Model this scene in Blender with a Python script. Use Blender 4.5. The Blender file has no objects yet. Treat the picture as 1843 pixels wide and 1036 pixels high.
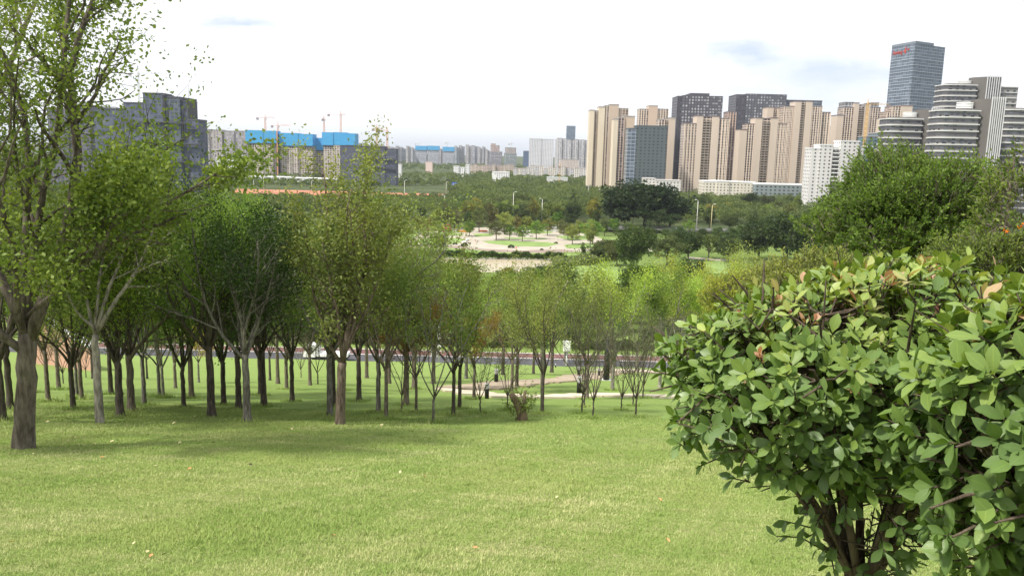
import bpy, math, random
import numpy as np
from mathutils import Vector, Matrix
PI = math.pi
R = math.radians
C = bpy.context.scene.collection
rng = np.random.default_rng(7)
random.seed(7)

# ---------------------------------------------------------------- camera, sky, sun, exposure
W0, H0, F = 1843.0, 1036.0, 1446.0
EYE = Vector((0, 0, 45.0))
PITCH, ROLL = R(9.42), 0.025
_f = Vector((0, math.cos(PITCH), -math.sin(PITCH)))
_r0 = Vector((1, 0, 0)); _u0 = Vector((0, math.sin(PITCH), math.cos(PITCH)))
_r = _r0 * math.cos(ROLL) + _u0 * math.sin(ROLL)
_u = _u0 * math.cos(ROLL) - _r0 * math.sin(ROLL)
cam_data = bpy.data.cameras.new('camera'); cam = bpy.data.objects.new('camera', cam_data); C.objects.link(cam)
M = Matrix((( _r.x, _u.x, -_f.x, EYE.x), (_r.y, _u.y, -_f.y, EYE.y), (_r.z, _u.z, -_f.z, EYE.z), (0, 0, 0, 1)))
cam.matrix_world = M
cam_data.sensor_width = 36; cam_data.lens = 36 * F / W0
cam_data.clip_start = 0.05; cam_data.clip_end = 30000
sc = bpy.context.scene
sc.camera = cam
sc.view_settings.view_transform = 'Standard'; sc.view_settings.look = 'None'
sc.view_settings.exposure = 0.50; sc.view_settings.gamma = 1
sc.cycles.max_bounces = 6; sc.cycles.diffuse_bounces = 3; sc.cycles.glossy_bounces = 2
sc.cycles.transmission_bounces = 3; sc.cycles.transparent_max_bounces = 4; sc.cycles.volume_bounces = 0

SUN_DIR = Vector((-0.60, -0.40, 1.05)).normalized()      # towards the sun
sun_d = bpy.data.lights.new('sun', 'SUN'); sun_d.energy = 4.2; sun_d.angle = R(4.5); sun_d.color = (1.0, 0.95, 0.87)
sun = bpy.data.objects.new('sun', sun_d); C.objects.link(sun)
sun.rotation_euler = SUN_DIR.to_track_quat('Z', 'Y').to_euler()

world = bpy.data.worlds.new('World'); sc.world = world; world.use_nodes = True
def build_world():
    nt = world.node_tree; N = nt.nodes; L = nt.links; N.clear()
    out = N.new('ShaderNodeOutputWorld'); bg = N.new('ShaderNodeBackground'); bg.inputs['Strength'].default_value = 0.1
    sky = N.new('ShaderNodeTexSky'); sky.sky_type = 'NISHITA'; sky.sun_disc = False
    sky.sun_elevation = math.asin(SUN_DIR.z); sky.sun_rotation = math.atan2(SUN_DIR.x, SUN_DIR.y)
    sky.air_density = 1.0; sky.dust_density = 1.5; sky.ozone_density = 2.0
    tc = N.new('ShaderNodeTexCoord'); sep = N.new('ShaderNodeSeparateXYZ'); L.new(tc.outputs['Generated'], sep.inputs[0])
    def math_(op, a, b=None, clamp=False):
        n = N.new('ShaderNodeMath'); n.operation = op; n.use_clamp = clamp
        for i, v in enumerate((a, b)):
            if v is None: continue
            if hasattr(v, 'type'): L.new(v, n.inputs[i])
            else: n.inputs[i].default_value = v
        return n.outputs[0]
    mp = N.new('ShaderNodeMapping'); mp.inputs['Scale'].default_value = (2.2, 2.2, 11.0); L.new(tc.outputs['Generated'], mp.inputs[0])
    nz = N.new('ShaderNodeTexNoise'); nz.inputs['Scale'].default_value = 1.6; nz.inputs['Detail'].default_value = 7; nz.inputs['Roughness'].default_value = 0.55
    L.new(mp.outputs[0], nz.inputs['Vector'])
    # thin places of the cloud sheet
    mp2 = N.new('ShaderNodeMapping'); mp2.inputs['Scale'].default_value = (9, 9, 26); L.new(tc.outputs['Generated'], mp2.inputs[0])
    n2 = N.new('ShaderNodeTexNoise'); n2.inputs['Scale'].default_value = 1.3; n2.inputs['Detail'].default_value = 9; n2.inputs['Roughness'].default_value = .62; L.new(mp2.outputs[0], n2.inputs['Vector'])
    s2 = N.new('ShaderNodeSeparateColor'); L.new(n2.outputs['Color'], s2.inputs[0])
    wx = math_('ADD', sep.outputs[0], math_('MULTIPLY', math_('SUBTRACT', s2.outputs[0], .5), .16))
    wz = math_('ADD', sep.outputs[2], math_('MULTIPLY', math_('SUBTRACT', s2.outputs[1], .5), .065))
    def gap(px, py, sx, sy, k):
        d = (_f * F + _r * (px - W0 / 2) - _u * (py - H0 / 2)).normalized()
        dx = math_('MULTIPLY', math_('SUBTRACT', wx, d.x), 1 / sx)
        dz = math_('MULTIPLY', math_('SUBTRACT', wz, d.z), 1 / sy)
        q = math_('ADD', math_('MULTIPLY', dx, dx), math_('MULTIPLY', dz, dz))
        g = math_('POWER', 2.718, math_('MULTIPLY', q, -1.0))
        front = math_('GREATER_THAN', sep.outputs[1], 0.0)
        return math_('MULTIPLY', math_('MULTIPLY', g, k), front)
    g = math_('ADD', gap(1345, 95, .05, .014, .85), gap(1490, 140, .08, .016, .6))
    g = math_('ADD', g, gap(435, 34, .035, .008, .6))
    g = math_('ADD', g, gap(1440, 185, .16, .02, .35))
    # low band of open sky over the horizon
    low = N.new('ShaderNodeMapRange'); low.interpolation_type = 'SMOOTHSTEP'
    L.new(sep.outputs[2], low.inputs[0]); low.inputs[1].default_value = 0.002; low.inputs[2].default_value = 0.045
    low.inputs[3].default_value = 0.60; low.inputs[4].default_value = 0.0
    nzf = N.new('ShaderNodeMapRange'); L.new(nz.outputs[0], nzf.inputs[0]); nzf.inputs[1].default_value = .32; nzf.inputs[2].default_value = .68
    nzf.inputs[3].default_value = 0.6; nzf.inputs[4].default_value = 1.3
    g = math_('MULTIPLY', g, nzf.outputs[0])
    thin = math_('ADD', g, low.outputs[0], True)
    wisp = N.new('ShaderNodeMapRange'); L.new(nz.outputs[0], wisp.inputs[0]); wisp.inputs[1].default_value = .56; wisp.inputs[2].default_value = .8
    wisp.inputs[3].default_value = 0.0; wisp.inputs[4].default_value = 0.10
    thin = math_('ADD', thin, wisp.outputs[0], True)
    cloud = N.new('ShaderNodeRGB'); cloud.outputs[0].default_value = (8.3, 8.45, 8.8, 1)
    blue = N.new('ShaderNodeMix'); blue.data_type = 'RGBA'; blue.inputs[0].default_value = .55
    L.new(sky.outputs[0], blue.inputs[6]); blue.inputs[7].default_value = (5.6, 6.3, 7.7, 1)
    mix = N.new('ShaderNodeMix'); mix.data_type = 'RGBA'
    L.new(thin, mix.inputs[0]); L.new(cloud.outputs[0], mix.inputs[6]); L.new(blue.outputs[2], mix.inputs[7])
    L.new(mix.outputs[2], bg.inputs[0]); L.new(bg.outputs[0], out.inputs[0])
build_world()

# ---------------------------------------------------------------- projection helpers
def ray(px, py): return _f * F + _r * (px - W0 / 2) - _u * (py - H0 / 2)
def at(px, py, Y):
    d = ray(px, py); return EYE + d * (Y / d.y)
def sstep(a, b, t):
    t = np.clip((t - a) / (b - a), 0, 1); return t * t * (3 - 2 * t)
ROADZ = 14.8
def height(x, y):
    x = np.asarray(x, float); y = np.asarray(y, float)
    h = 43.4 - 0.25 * y
    h = h + 0.05 * np.sin(x * .45 + 1.3) * np.sin(y * .38) * sstep(6, 14, y)
    h = h + 0.10 * np.sin(x * .21 + y * .13) * np.sin(y * .22 + 2) * sstep(20, 40, y)
    far = np.clip(ROADZ * (1 - (y - 134) / 156.0), 0, ROADZ)
    far = far * (1 + .0 * x)
    a = sstep(104, 109.5, y)
    return h * (1 - a) + far * a
def G(px, py):
    d = ray(px, py); d = d / d.y
    y = 1.5
    while y < 9000:
        p = EYE + d * y
        if p.z <= float(height(p.x, y)):
            lo, hi = y / 1.02 - .05, y
            for _ in range(30):
                m = (lo + hi) / 2; q = EYE + d * m
                if q.z <= float(height(q.x, m)): hi = m
                else: lo = m
            q = EYE + d * hi; return Vector((q.x, hi, float(height(q.x, hi))))
        y = y * 1.02 + .05
    return Vector((d.x * 9000, 9000, 0))

# ---------------------------------------------------------------- object helpers
def tag(o, label=None, cat=None, group=None, kind=None):
    if label: o['label'] = label
    if cat: o['category'] = cat
    if group: o['group'] = group
    if kind: o['kind'] = kind
    return o
def empty(name, loc=(0, 0, 0), rz=0, scale=1):
    o = bpy.data.objects.new(name, None); C.objects.link(o); o.location = loc; o.rotation_euler = (0, 0, rz)
    o.scale = (scale,) * 3 if not hasattr(scale, '__len__') else scale; o.empty_display_size = .2
    return o
def mesh_np(name, V, faces_n, idx, mat, parent=None, attrs=None, smooth=False):
    """V (n,3), faces_n verts-per-face (int or array), idx flat indices"""
    me = bpy.data.meshes.new(name)
    V = np.asarray(V, np.float32); idx = np.asarray(idx, np.int32).ravel()
    if np.isscalar(faces_n): nf = len(idx) // faces_n; tot = np.full(nf, faces_n, np.int32)
    else: tot = np.asarray(faces_n, np.int32); nf = len(tot)
    start = np.concatenate(([0], np.cumsum(tot)[:-1])).astype(np.int32)
    me.vertices.add(len(V)); me.vertices.foreach_set('co', V.ravel())
    me.loops.add(len(idx)); me.loops.foreach_set('vertex_index', idx)
    me.polygons.add(nf); me.polygons.foreach_set('loop_start', start); me.polygons.foreach_set('loop_total', tot)
    if smooth: me.polygons.foreach_set('use_smooth', np.ones(nf, bool))
    if attrs:
        for k, (dom, arr) in attrs.items():
            a = me.attributes.new(k, 'FLOAT', dom); a.data.foreach_set('value', np.asarray(arr, np.float32))
    me.update(calc_edges=True)
    if mat: me.materials.append(mat)
    o = bpy.data.objects.new(name, me); C.objects.link(o); o.parent = parent
    return o
class MB:
    def __init__(s): s.v = []; s.f = []
    def box(s, x0, x1, y0, y1, z0, z1):
        n = len(s.v); s.v += [(x, y, z) for z in (z0, z1) for (x, y) in ((x0, y0), (x1, y0), (x1, y1), (x0, y1))]
        s.f += [(n, n+3, n+2, n+1), (n+4, n+5, n+6, n+7), (n, n+1, n+5, n+4), (n+1, n+2, n+6, n+5), (n+2, n+3, n+7, n+6), (n+3, n, n+4, n+7)]
        return s
    def prism(s, pts, z0, z1):
        n = len(s.v); k = len(pts)
        s.v += [(p[0], p[1], z0) for p in pts] + [(p[0], p[1], z1) for p in pts]
        s.f += [tuple(range(n+k-1, n-1, -1)), tuple(range(n+k, n+2*k))]
        for i in range(k):
            j = (i+1) % k; s.f.append((n+i, n+j, n+k+j, n+k+i))
        return s
    def tube(s, pts, rad, sides=6, cap=True):
        pts = [Vector(p) for p in pts]
        if not hasattr(rad, '__len__'): rad = [rad]*len(pts)
        n0 = len(s.v); up = None
        for i, p in enumerate(pts):
            d = (pts[min(i+1, len(pts)-1)] - pts[max(i-1, 0)])
            d = d.normalized() if d.length > 1e-9 else Vector((0, 0, 1))
            if up is None:
                up = d.orthogonal().normalized()
            up = (up - d * up.dot(d)); up = up.normalized() if up.length > 1e-6 else d.orthogonal().normalized()
            w = d.cross(up)
            for k in range(sides):
                a = 2*PI*k/sides; q = p + (up*math.cos(a) + w*math.sin(a))*rad[i]; s.v.append(tuple(q))
        for i in range(len(pts)-1):
            a = n0+i*sides
            for k in range(sides):
                k2 = (k+1) % sides; s.f.append((a+k, a+k2, a+sides+k2, a+sides+k))
        if cap:
            s.f.append(tuple(range(n0+sides-1, n0-1, -1))); e = n0+(len(pts)-1)*sides; s.f.append(tuple(range(e, e+sides)))
        return s
    def lathe(s, cx, cy, prof, sides=12):
        n0 = len(s.v)
        for r_, z in prof:
            for k in range(sides):
                a = 2*PI*k/sides; s.v.append((cx+r_*math.cos(a), cy+r_*math.sin(a), z))
        for i in range(len(prof)-1):
            a = n0+i*sides
            for k in range(sides):
                k2 = (k+1) % sides; s.f.append((a+k, a+k2, a+sides+k2, a+sides+k))
        s.f.append(tuple(range(n0+sides-1, n0-1, -1))); e = n0+(len(prof)-1)*sides; s.f.append(tuple(range(e, e+sides)))
        return s
    def build(s, name, mat, parent=None, smooth=False, color=None):
        me = bpy.data.meshes.new(name); me.from_pydata(s.v, [], s.f)
        if smooth: me.polygons.foreach_set('use_smooth', np.ones(len(me.polygons), bool))
        me.materials.append(mat); me.update()
        o = bpy.data.objects.new(name, me); C.objects.link(o); o.parent = parent
        if color: o.color = (*color, 1)
        return o
def copy_tree(o, parent=None):
    c = o.copy(); C.objects.link(c); c.parent = parent
    for ch in list(KIDS.get(o.name, [])): copy_tree(ch, c)
    return c
KIDS = {}

# ---------------------------------------------------------------- materials
class NT:
    def __init__(s, name):
        s.m = bpy.data.materials.new(name); s.m.use_nodes = True; s.nt = s.m.node_tree; s.N = s.nt.nodes; s.L = s.nt.links
        s.b = s.N['Principled BSDF']; s.out = s.N['Material Output']
    def n(s, t, **kw):
        x = s.N.new(t)
        for k, v in kw.items():
            if k in x.inputs.keys(): x.inputs[k].default_value = v
            else: setattr(x, k, v)
        return x
    def set(s, sock, v):
        if hasattr(v, 'links') or hasattr(v, 'is_linked'): s.L.new(v, sock)
        else: sock.default_value = v
    def math(s, op, a, b=0.0, clamp=False):
        x = s.N.new('ShaderNodeMath'); x.operation = op; x.use_clamp = clamp
        s.set(x.inputs[0], a); s.set(x.inputs[1], b); return x.outputs[0]
    def mix(s, fac, a, b, mode='MIX'):
        x = s.N.new('ShaderNodeMix'); x.data_type = 'RGBA'; x.blend_type = mode
        s.set(x.inputs[0], fac); s.set(x.inputs[6], a); s.set(x.inputs[7], b); return x.outputs[2]
    def rng(s, v, a, b, c=0.0, d=1.0):
        x = s.N.new('ShaderNodeMapRange'); s.set(x.inputs[0], v)
        for i, q in enumerate((a, b, c, d)): x.inputs[i+1].default_value = q
        return x.outputs[0]
    def noise(s, scale, detail=4, rough=.55, vec=None, sc3=None):
        if vec is None: vec = s.geo()
        if sc3:
            mp = s.N.new('ShaderNodeMapping'); mp.inputs['Scale'].default_value = sc3; s.L.new(vec, mp.inputs[0]); vec = mp.outputs[0]
        x = s.N.new('ShaderNodeTexNoise'); x.inputs['Scale'].default_value = scale; x.inputs['Detail'].default_value = detail
        x.inputs['Roughness'].default_value = rough; s.L.new(vec, x.inputs['Vector']); return x.outputs[0]
    def geo(s):
        return s.N.new('ShaderNodeNewGeometry').outputs['Position']
    def obj(s): return s.N.new('ShaderNodeTexCoord').outputs['Object']
    def attr(s, name):
        x = s.N.new('ShaderNodeAttribute'); x.attribute_name = name; return x.outputs['Fac']
    def bump(s, h, strength=.5, dist=.05):
        x = s.N.new('ShaderNodeBump'); x.inputs['Strength'].default_value = strength; x.inputs['Distance'].default_value = dist
        s.L.new(h, x.inputs['Height']); s.L.new(x.outputs[0], s.b.inputs['Normal'])
    def fin(s, col=None, rough=.7, metal=0, spec=.3):
        if col is not None: s.set(s.b.inputs['Base Color'], col)
        s.set(s.b.inputs['Roughness'], rough); s.b.inputs['Metallic'].default_value = metal
        s.b.inputs['Specular IOR Level'].default_value = spec
        return s.m
def c4(c): return (c[0], c[1], c[2], 1)
def plain(name, col, rough=.7, var=.25, scale=1.5, metal=0, spec=.3, space='obj'):
    t = NT(name); v = t.obj() if space == 'obj' else t.geo()
    f = t.noise(scale, 5, .6, v)
    c = t.mix(t.rng(f, .3, .7), c4([x*(1-var) for x in col]), c4([min(1, x*(1+var)) for x in col]))
    return t.fin(c, rough, metal, spec)
MAT = {}

def foliage_mat(name, trans=.34, rough=.55, spec=.25):
    t = NT(name)
    oi = t.N.new('ShaderNodeObjectInfo'); rnd = t.attr('rnd')
    base = oi.outputs['Color']
    dark = t.mix(1.0, base, (.50, .58, .64, 1), 'MULTIPLY')
    lite = t.mix(1.0, base, (1.55, 1.38, 1.05, 1), 'MULTIPLY')
    c = t.mix(rnd, dark, lite)
    wide = t.noise(.045, 4, .6, t.geo()); c = t.mix(t.rng(wide, .42, .62, 0, .65), c, t.mix(1.0, c, (1.38, 1.28, 1.15, 1), 'MULTIPLY'))
    big = t.noise(.9, 3, .5, t.geo())
    c = t.mix(t.rng(big, .35, .7, 0, .35), c, t.mix(1.0, c, (1.25, 1.05, .6, 1), 'MULTIPLY'))
    t.fin(c, rough, 0, spec)
    tr = t.N.new('ShaderNodeBsdfTranslucent'); t.L.new(t.mix(1.0, c, (1.2, 1.25, .6, 1), 'MULTIPLY'), tr.inputs[0])
    mx = t.N.new('ShaderNodeMixShader'); mx.inputs[0].default_value = trans
    t.L.new(t.b.outputs[0], mx.inputs[1]); t.L.new(tr.outputs[0], mx.inputs[2]); t.L.new(mx.outputs[0], t.out.inputs[0])
    return t.m
MAT['leaf'] = foliage_mat('foliage')

def bark_mat(name, rough_scale=18):
    t = NT(name); oi = t.N.new('ShaderNodeObjectInfo')
    v = t.obj()
    n1 = t.noise(rough_scale, 5, .65, v, (1, 1, .22)); n2 = t.noise(2.2, 4, .6, v)
    c = t.mix(t.rng(n1, .35, .65), t.mix(1, oi.outputs['Color'], (.30, .28, .27, 1), 'MULTIPLY'), oi.outputs['Color'])
    c = t.mix(t.rng(n2, .52, .75, 0, .55), c, t.mix(1, oi.outputs['Color'], (1.5, 1.55, 1.45, 1), 'MULTIPLY'))
    c = t.mix(t.rng(t.noise(5, 3, .6, v), .58, .8, 0, .5), c, (.07, .085, .04, 1))
    t.bump(n1, .9, .03)
    return t.fin(c, .9, 0, .15)
MAT['bark'] = bark_mat('bark')

def lawn_mat():
    t = NT('lawn'); p = t.geo()
    big = t.noise(.35, 5, .6, p); mid = t.noise(1.9, 6, .65, p); fine = t.noise(38, 4, .7, p, (1, .6, 1)); vf = t.noise(140, 2, .7, p)
    g = t.mix(t.rng(mid, .3, .72), (.21, .29, .07, 1), (.33, .41, .13, 1))
    g = t.mix(t.rng(big, .42, .66, 0, .75), g, (.33, .365, .12, 1))
    st = t.math('MULTIPLY', t.rng(t.noise(.9, 6, .7, p), .52, .70), t.rng(fine, .35, .6))
    g = t.mix(t.math('MULTIPLY', st, .75), g, (.52, .45, .26, 1))
    sepn = t.N.new('ShaderNodeSeparateXYZ'); t.L.new(p, sepn.inputs[0])
    deep = t.rng(sepn.outputs[1], 12, 22, 0, .55)
    g = t.mix(deep, g, (.20, .315, .075, 1))
    g = t.mix(t.rng(fine, .35, .62, .45, 0), g, (.05, .085, .018, 1))
    h = t.math('ADD', t.math('MULTIPLY', fine, .6), t.math('MULTIPLY', vf, .4))
    t.bump(h, .8, .05)
    return t.fin(g, .9, 0, .12)
def plain_mat():
    t = NT('park_grass'); p = t.geo()
    a = t.noise(.02, 5, .6, p); b = t.noise(.25, 5, .65, p)
    g = t.mix(t.rng(a, .35, .65), (.10, .155, .035, 1), (.19, .25, .07, 1))
    g = t.mix(t.rng(b, .45, .7, 0, .5), g, (.07, .10, .03, 1))
    sy = t.N.new('ShaderNodeSeparateXYZ'); t.L.new(p, sy.inputs[0]); g = t.mix(t.rng(sy.outputs[1], 455, 500), g, t.mix(t.rng(a, .4, .6), (.045, .065, .025, 1), (.08, .095, .04, 1)))
    g = t.mix(t.rng(sy.outputs[1], 125, 200, .55, 0), g, (.07, .10, .035, 1))
    return t.fin(g, .95, 0, .1)
MAT['lawn'] = lawn_mat(); MAT['parkgrass'] = plain_mat()
MAT['asphalt'] = plain('asphalt', (.085, .085, .095), .9, .2, .6, space='geo')
MAT['redlane'] = plain('red_lane', (.17, .095, .088), .9, .15, .5, space='geo')
MAT['kerb'] = plain('kerb_stone', (.62, .61, .57), .8, .12, 1.5, space='geo')
MAT['paint'] = plain('road_paint', (.7, .7, .68), .7, .1, 2, space='geo')
MAT['stone'] = plain('path_stone', (.56, .49, .38), .85, .22, 1.3, space='geo')
MAT['stoneb'] = plain('path_stone_brown', (.36, .29, .21), .85, .25, 1.3, space='geo')
MAT['paving'] = plain('paving', (.38, .34, .275), .85, .15, .12, space='geo')
MAT['brownpave'] = plain('brown_paving', (.25, .19, .16), .9, .18, .2, space='geo')
MAT['earth'] = plain('bare_earth', (.42, .17, .10), .95, .3, .03, space='geo')
MAT['bright_grass'] = plain('bright_grass', (.19, .275, .08), .95, .22, .12, space='geo')
def water_mat():
    t = NT('pond_water'); n = t.noise(.6, 4, .6, t.geo(), (1, 2.5, 1)); t.bump(n, .15, .05)
    c = t.mix(t.rng(t.noise(.04, 3, .5, t.geo()), .3, .7), (.36, .30, .20, 1), (.44, .38, .27, 1))
    return t.fin(c, .35, 0, .3)
MAT['water'] = water_mat()
MAT['white'] = plain('white_paint', (.78, .78, .76), .6, .06, 1)
MAT['metal'] = plain('galvanised_steel', (.55, .55, .53), .5, .1, 2, .3)
MAT['black'] = plain('black_metal', (.02, .02, .022), .5, .2, 3)
MAT['darkglass'] = plain('dark_glass', (.03, .035, .045), .15, .2, 1, 0, .6)
MAT['orange'] = plain('crane_orange', (.62, .30, .16), .6, .15, .5)
MAT['yellow'] = plain('crane_yellow', (.66, .40, .10), .6, .1, .5)
MAT['red'] = plain('red_paint', (.48, .06, .04), .6, .15, 1)
MAT['signblue'] = plain('blue_sign', (.04, .12, .42), .6, .1, 1)
MAT['rubber'] = plain('rubber', (.025, .025, .025), .8, .1, 5)
MAT['tinted'] = None
def tinted():
    t = NT('tinted_surface'); oi = t.N.new('ShaderNodeObjectInfo')
    f = t.noise(.15, 5, .6, t.obj()); c = t.mix(t.rng(f, .3, .7, .0, .22), oi.outputs['Color'], t.mix(1, oi.outputs['Color'], (.6, .6, .6, 1), 'MULTIPLY'))
    return t.fin(c, .8, 0, .2)
MAT['tinted'] = tinted()

def facade(name, pu, wu, pz, wz, win=(.035, .038, .05), wrough=.25, lite=None, band=None, vary=.5, sill=.35):
    """wall = object colour; windows pu wide on centre, wu of it glass; floors pz high, wz of it glass"""
    t = NT(name); oi = t.N.new('ShaderNodeObjectInfo')
    sp = t.N.new('ShaderNodeSeparateXYZ'); t.L.new(t.obj(), sp.inputs[0])
    tc = t.N.new('ShaderNodeTexCoord'); sn = t.N.new('ShaderNodeSeparateXYZ')
    t.L.new(tc.outputs['Normal'], sn.inputs[0])
    side = t.math('GREATER_THAN', t.math('ABSOLUTE', sn.outputs[0]), .707)
    notroof = t.math('LESS_THAN', t.math('ABSOLUTE', sn.outputs[2]), .5)
    u = t.math('ADD', t.math('MULTIPLY', sp.outputs[1], side), t.math('MULTIPLY', sp.outputs[0], t.math('SUBTRACT', 1.0, side)))
    us = t.math('ADD', t.math('DIVIDE', u, pu), 500.0); zs = t.math('ADD', t.math('DIVIDE', sp.outputs[2], pz), .001)
    fu = t.math('FRACT', us); fz = t.math('FRACT', zs)
    wm = t.math('MULTIPLY', t.math('LESS_THAN', t.math('ABSOLUTE', t.math('SUBTRACT', fu, .5)), wu/2),
                t.math('LESS_THAN', t.math('ABSOLUTE', t.math('SUBTRACT', fz, .5)), wz/2))
    wm = t.math('MULTIPLY', wm, notroof)
    cb = t.N.new('ShaderNodeCombineXYZ'); t.L.new(t.math('FLOOR', us), cb.inputs[0]); t.L.new(t.math('FLOOR', zs), cb.inputs[1]); t.L.new(side, cb.inputs[2])
    wn = t.N.new('ShaderNodeTexWhiteNoise'); wn.noise_dimensions = '3D'; t.L.new(cb.outputs[0], wn.inputs['Vector'])
    lc = lite or tuple(min(1, x*4+.05) for x in win)
    wc = t.mix(t.math('MULTIPLY', t.math('GREATER_THAN', wn.outputs['Value'], 1-vary*.5), wn.outputs['Value']), c4(win), c4(lc))
    dirt = t.noise(.06, 5, .6, t.obj(), (1, 1, .35))
    wall = t.mix(t.rng(dirt, .35, .7, 0, .28), oi.outputs['Color'], t.mix(1, oi.outputs['Color'], (.66, .64, .63, 1), 'MULTIPLY'))
    if band:
        ln = t.math('MULTIPLY', t.math('LESS_THAN', fz, band[0]), notroof); wall = t.mix(ln, wall, c4(band[1]))
    col = t.mix(wm, wall, wc)
    t.set(t.b.inputs['Roughness'], t.math('SUBTRACT', .85, t.math('MULTIPLY', wm, .85-wrough)))
    t.set(t.b.inputs['Base Color'], col); t.b.inputs['Specular IOR Level'].default_value = .35
    return t.m
MAT['f_tan'] = facade('apartment_wall_with_window_columns', 3.4, .62, 3.0, .78, (.045, .035, .04), vary=.3)
MAT['f_plain'] = facade('smooth_apartment_wall', 9.0, .0, 3.0, .0)
MAT['f_balc'] = facade('balcony_recess', 4.0, .80, 3.0, .60, (.035, .028, .03), vary=.2)
MAT['f_far'] = facade('far_tower_wall', 5.5, .46, 3.0, .80, (.20, .20, .24), .6, (.45, .45, .48))
MAT['f_office'] = facade('office_grid_wall', 4.2, .66, 4.0, .60, (.13, .135, .16), .3, (.55, .56, .58), vary=1.1)
MAT['f_officedark'] = facade('office_dark_grid_wall', 4.0, .50, 4.0, .55, (.055, .06, .08), .2, (.13, .14, .17))
MAT['f_glass'] = facade('curtain_wall_glass', 4.5, .80, 4.0, .80, (.085, .11, .145), .16, (.15, .185, .23), band=(.1, (.38, .42, .47)))
MAT['f_net'] = facade('construction_netting', 3.2, .86, 3.0, .82, (.075, .088, .125), .9, (.125, .14, .185), vary=.6)
MAT['f_netgreen'] = facade('green_netting_over_windows', 4.6, .42, 3.4, .42, (.022, .03, .035), .6, (.06, .07, .07))
MAT['f_white'] = facade('white_wall_small_windows', 4.0, .34, 3.0, .42, (.05, .05, .055), .4, (.18, .18, .19))
MAT['f_frame'] = facade('bare_concrete_frame', 3.6, .58, 3.0, .62, (.075, .062, .055), .9, (.30, .27, .24), vary=.8)
MAT['f_grey'] = facade('grey_wall_bay_windows', 6.0, .42, 3.3, .5, (.035, .038, .045), .25, (.22, .23, .26), vary=.8)
MAT['f_screen'] = facade('climbing_screen', 6.0, .97, 3.6, .97, (.055, .32, .60), .6, (.065, .34, .62))
MAT['f_low'] = facade('lowrise_wall', 3.6, .40, 3.0, .45, (.08, .075, .08), .6, (.30, .29, .28))

# ---------------------------------------------------------------- terrain (one sheet to the horizon)
def terrain():
    ys = list(np.arange(-6, 30, .5)) + list(np.arange(30, 104, 1.5)) + list(np.arange(104, 112, .5)) + list(np.arange(112, 300, 6)) + [300, 340, 400, 500, 700, 1000, 1500, 2500, 4000, 7000, 12000, 20000]
    us = np.concatenate((np.linspace(-3.2, -1.0, 8), np.linspace(-.95, .95, 90), np.linspace(1.0, 3.2, 8)))
    ys = np.array(ys)
    wdt = np.maximum(ys, 0) * 1.0 + 14
    X = us[None, :] * wdt[:, None]; Y = np.repeat(ys[:, None], len(us), 1)
    Z = height(X, Y)
    V = np.stack((X, Y, Z), -1).reshape(-1, 3)
    n, k = len(ys), len(us)
    i, j = np.meshgrid(np.arange(n-1), np.arange(k-1), indexing='ij')
    a = i*k+j; idx = np.stack((a, a+1, a+k+1, a+k), -1).reshape(-1, 4)
    o = mesh_np('ground', V, 4, idx, MAT['lawn'], smooth=True)
    o.data.materials.append(MAT['parkgrass'])
    mi = (ys[:-1][:, None] * np.ones((1, k-1)) > 130).astype(np.int32).ravel()
    o.data.polygons.foreach_set('material_index', mi)
    tag(o, 'green lawn sloping down to the park', kind='structure'); del o['label']
    return o
terrain()

def strip(name, y0, y1, z, mat, thick=None, x0=-160, x1=160):
    m = MB(); m.box(x0, x1, y0, y1, z-(thick or .05), z); o = m.build(name, mat); tag(o, kind='structure'); return o
strip('kerb', 110.6, 110.95, ROADZ+.14, MAT['kerb'], .3)
strip('road', 110.95, 117.5, ROADZ+.02, MAT['asphalt'])
strip('red_bicycle_lane', 117.7, 120.6, ROADZ+.03, MAT['redlane'])
strip('road_edge_line', 117.5, 117.7, ROADZ+.04, MAT['paint'])
strip('kerb', 120.6, 120.8, ROADZ+.10, MAT['kerb'], .3)

def gpoly(name, pts, z, mat, kind='structure', thick=.03):
    P = [G(*p) for p in pts]
    m = MB(); m.prism([(p.x, p.y) for p in P][::-1], z-thick, z)
    o = m.build(name, mat); tag(o, kind=kind); return o
# plaza, paths and pond on the plain
gpoly('pond', [(728, 462), (1018, 466), (1060, 474), (1062, 488), (950, 492), (745, 486), (700, 478)], .06, MAT['water'])
gpoly('plaza', [(700, 432), (745, 421), (830, 410), (930, 408), (1010, 414), (1068, 424), (1110, 436), (1180, 446), (1180, 452), (1080, 451), (1000, 455), (900, 455), (800, 450), (735, 448), (690, 446)], .05, MAT['paving'])
gpoly('brown_path', [(700, 440), (748, 441), (830, 443), (850, 447), (935, 451), (1010, 449), (1040, 452), (1000, 456), (850, 454), (800, 448), (700, 448)], .08, MAT['brownpave'])
gpoly('plaza_lawn', [(752, 433), (766, 428), (800, 427), (836, 430), (826, 438), (800, 441), (756, 440)], .12, MAT['bright_grass'])
gpoly('plaza_lawn', [(868, 434), (905, 433), (985, 436), (1005, 439), (985, 444), (920, 443), (880, 438)], .12, MAT['bright_grass'])
gpoly('plaza_lawn', [(740, 446), (790, 445), (835, 448), (900, 454), (1000, 456), (1060, 458), (1010, 462), (730, 458)], .12, MAT['bright_grass'])
gpoly('plaza_lawn', [(1075, 428), (1190, 432), (1200, 440), (1110, 438)], .12, MAT['bright_grass'])
gpoly('plaza_lawn', [(905, 427), (985, 429), (980, 431), (915, 430)], .12, MAT['bright_grass'])
gpoly('plaza_lawn', [(760, 420), (840, 415), (850, 417), (775, 423)], .12, MAT['bright_grass'])
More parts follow.
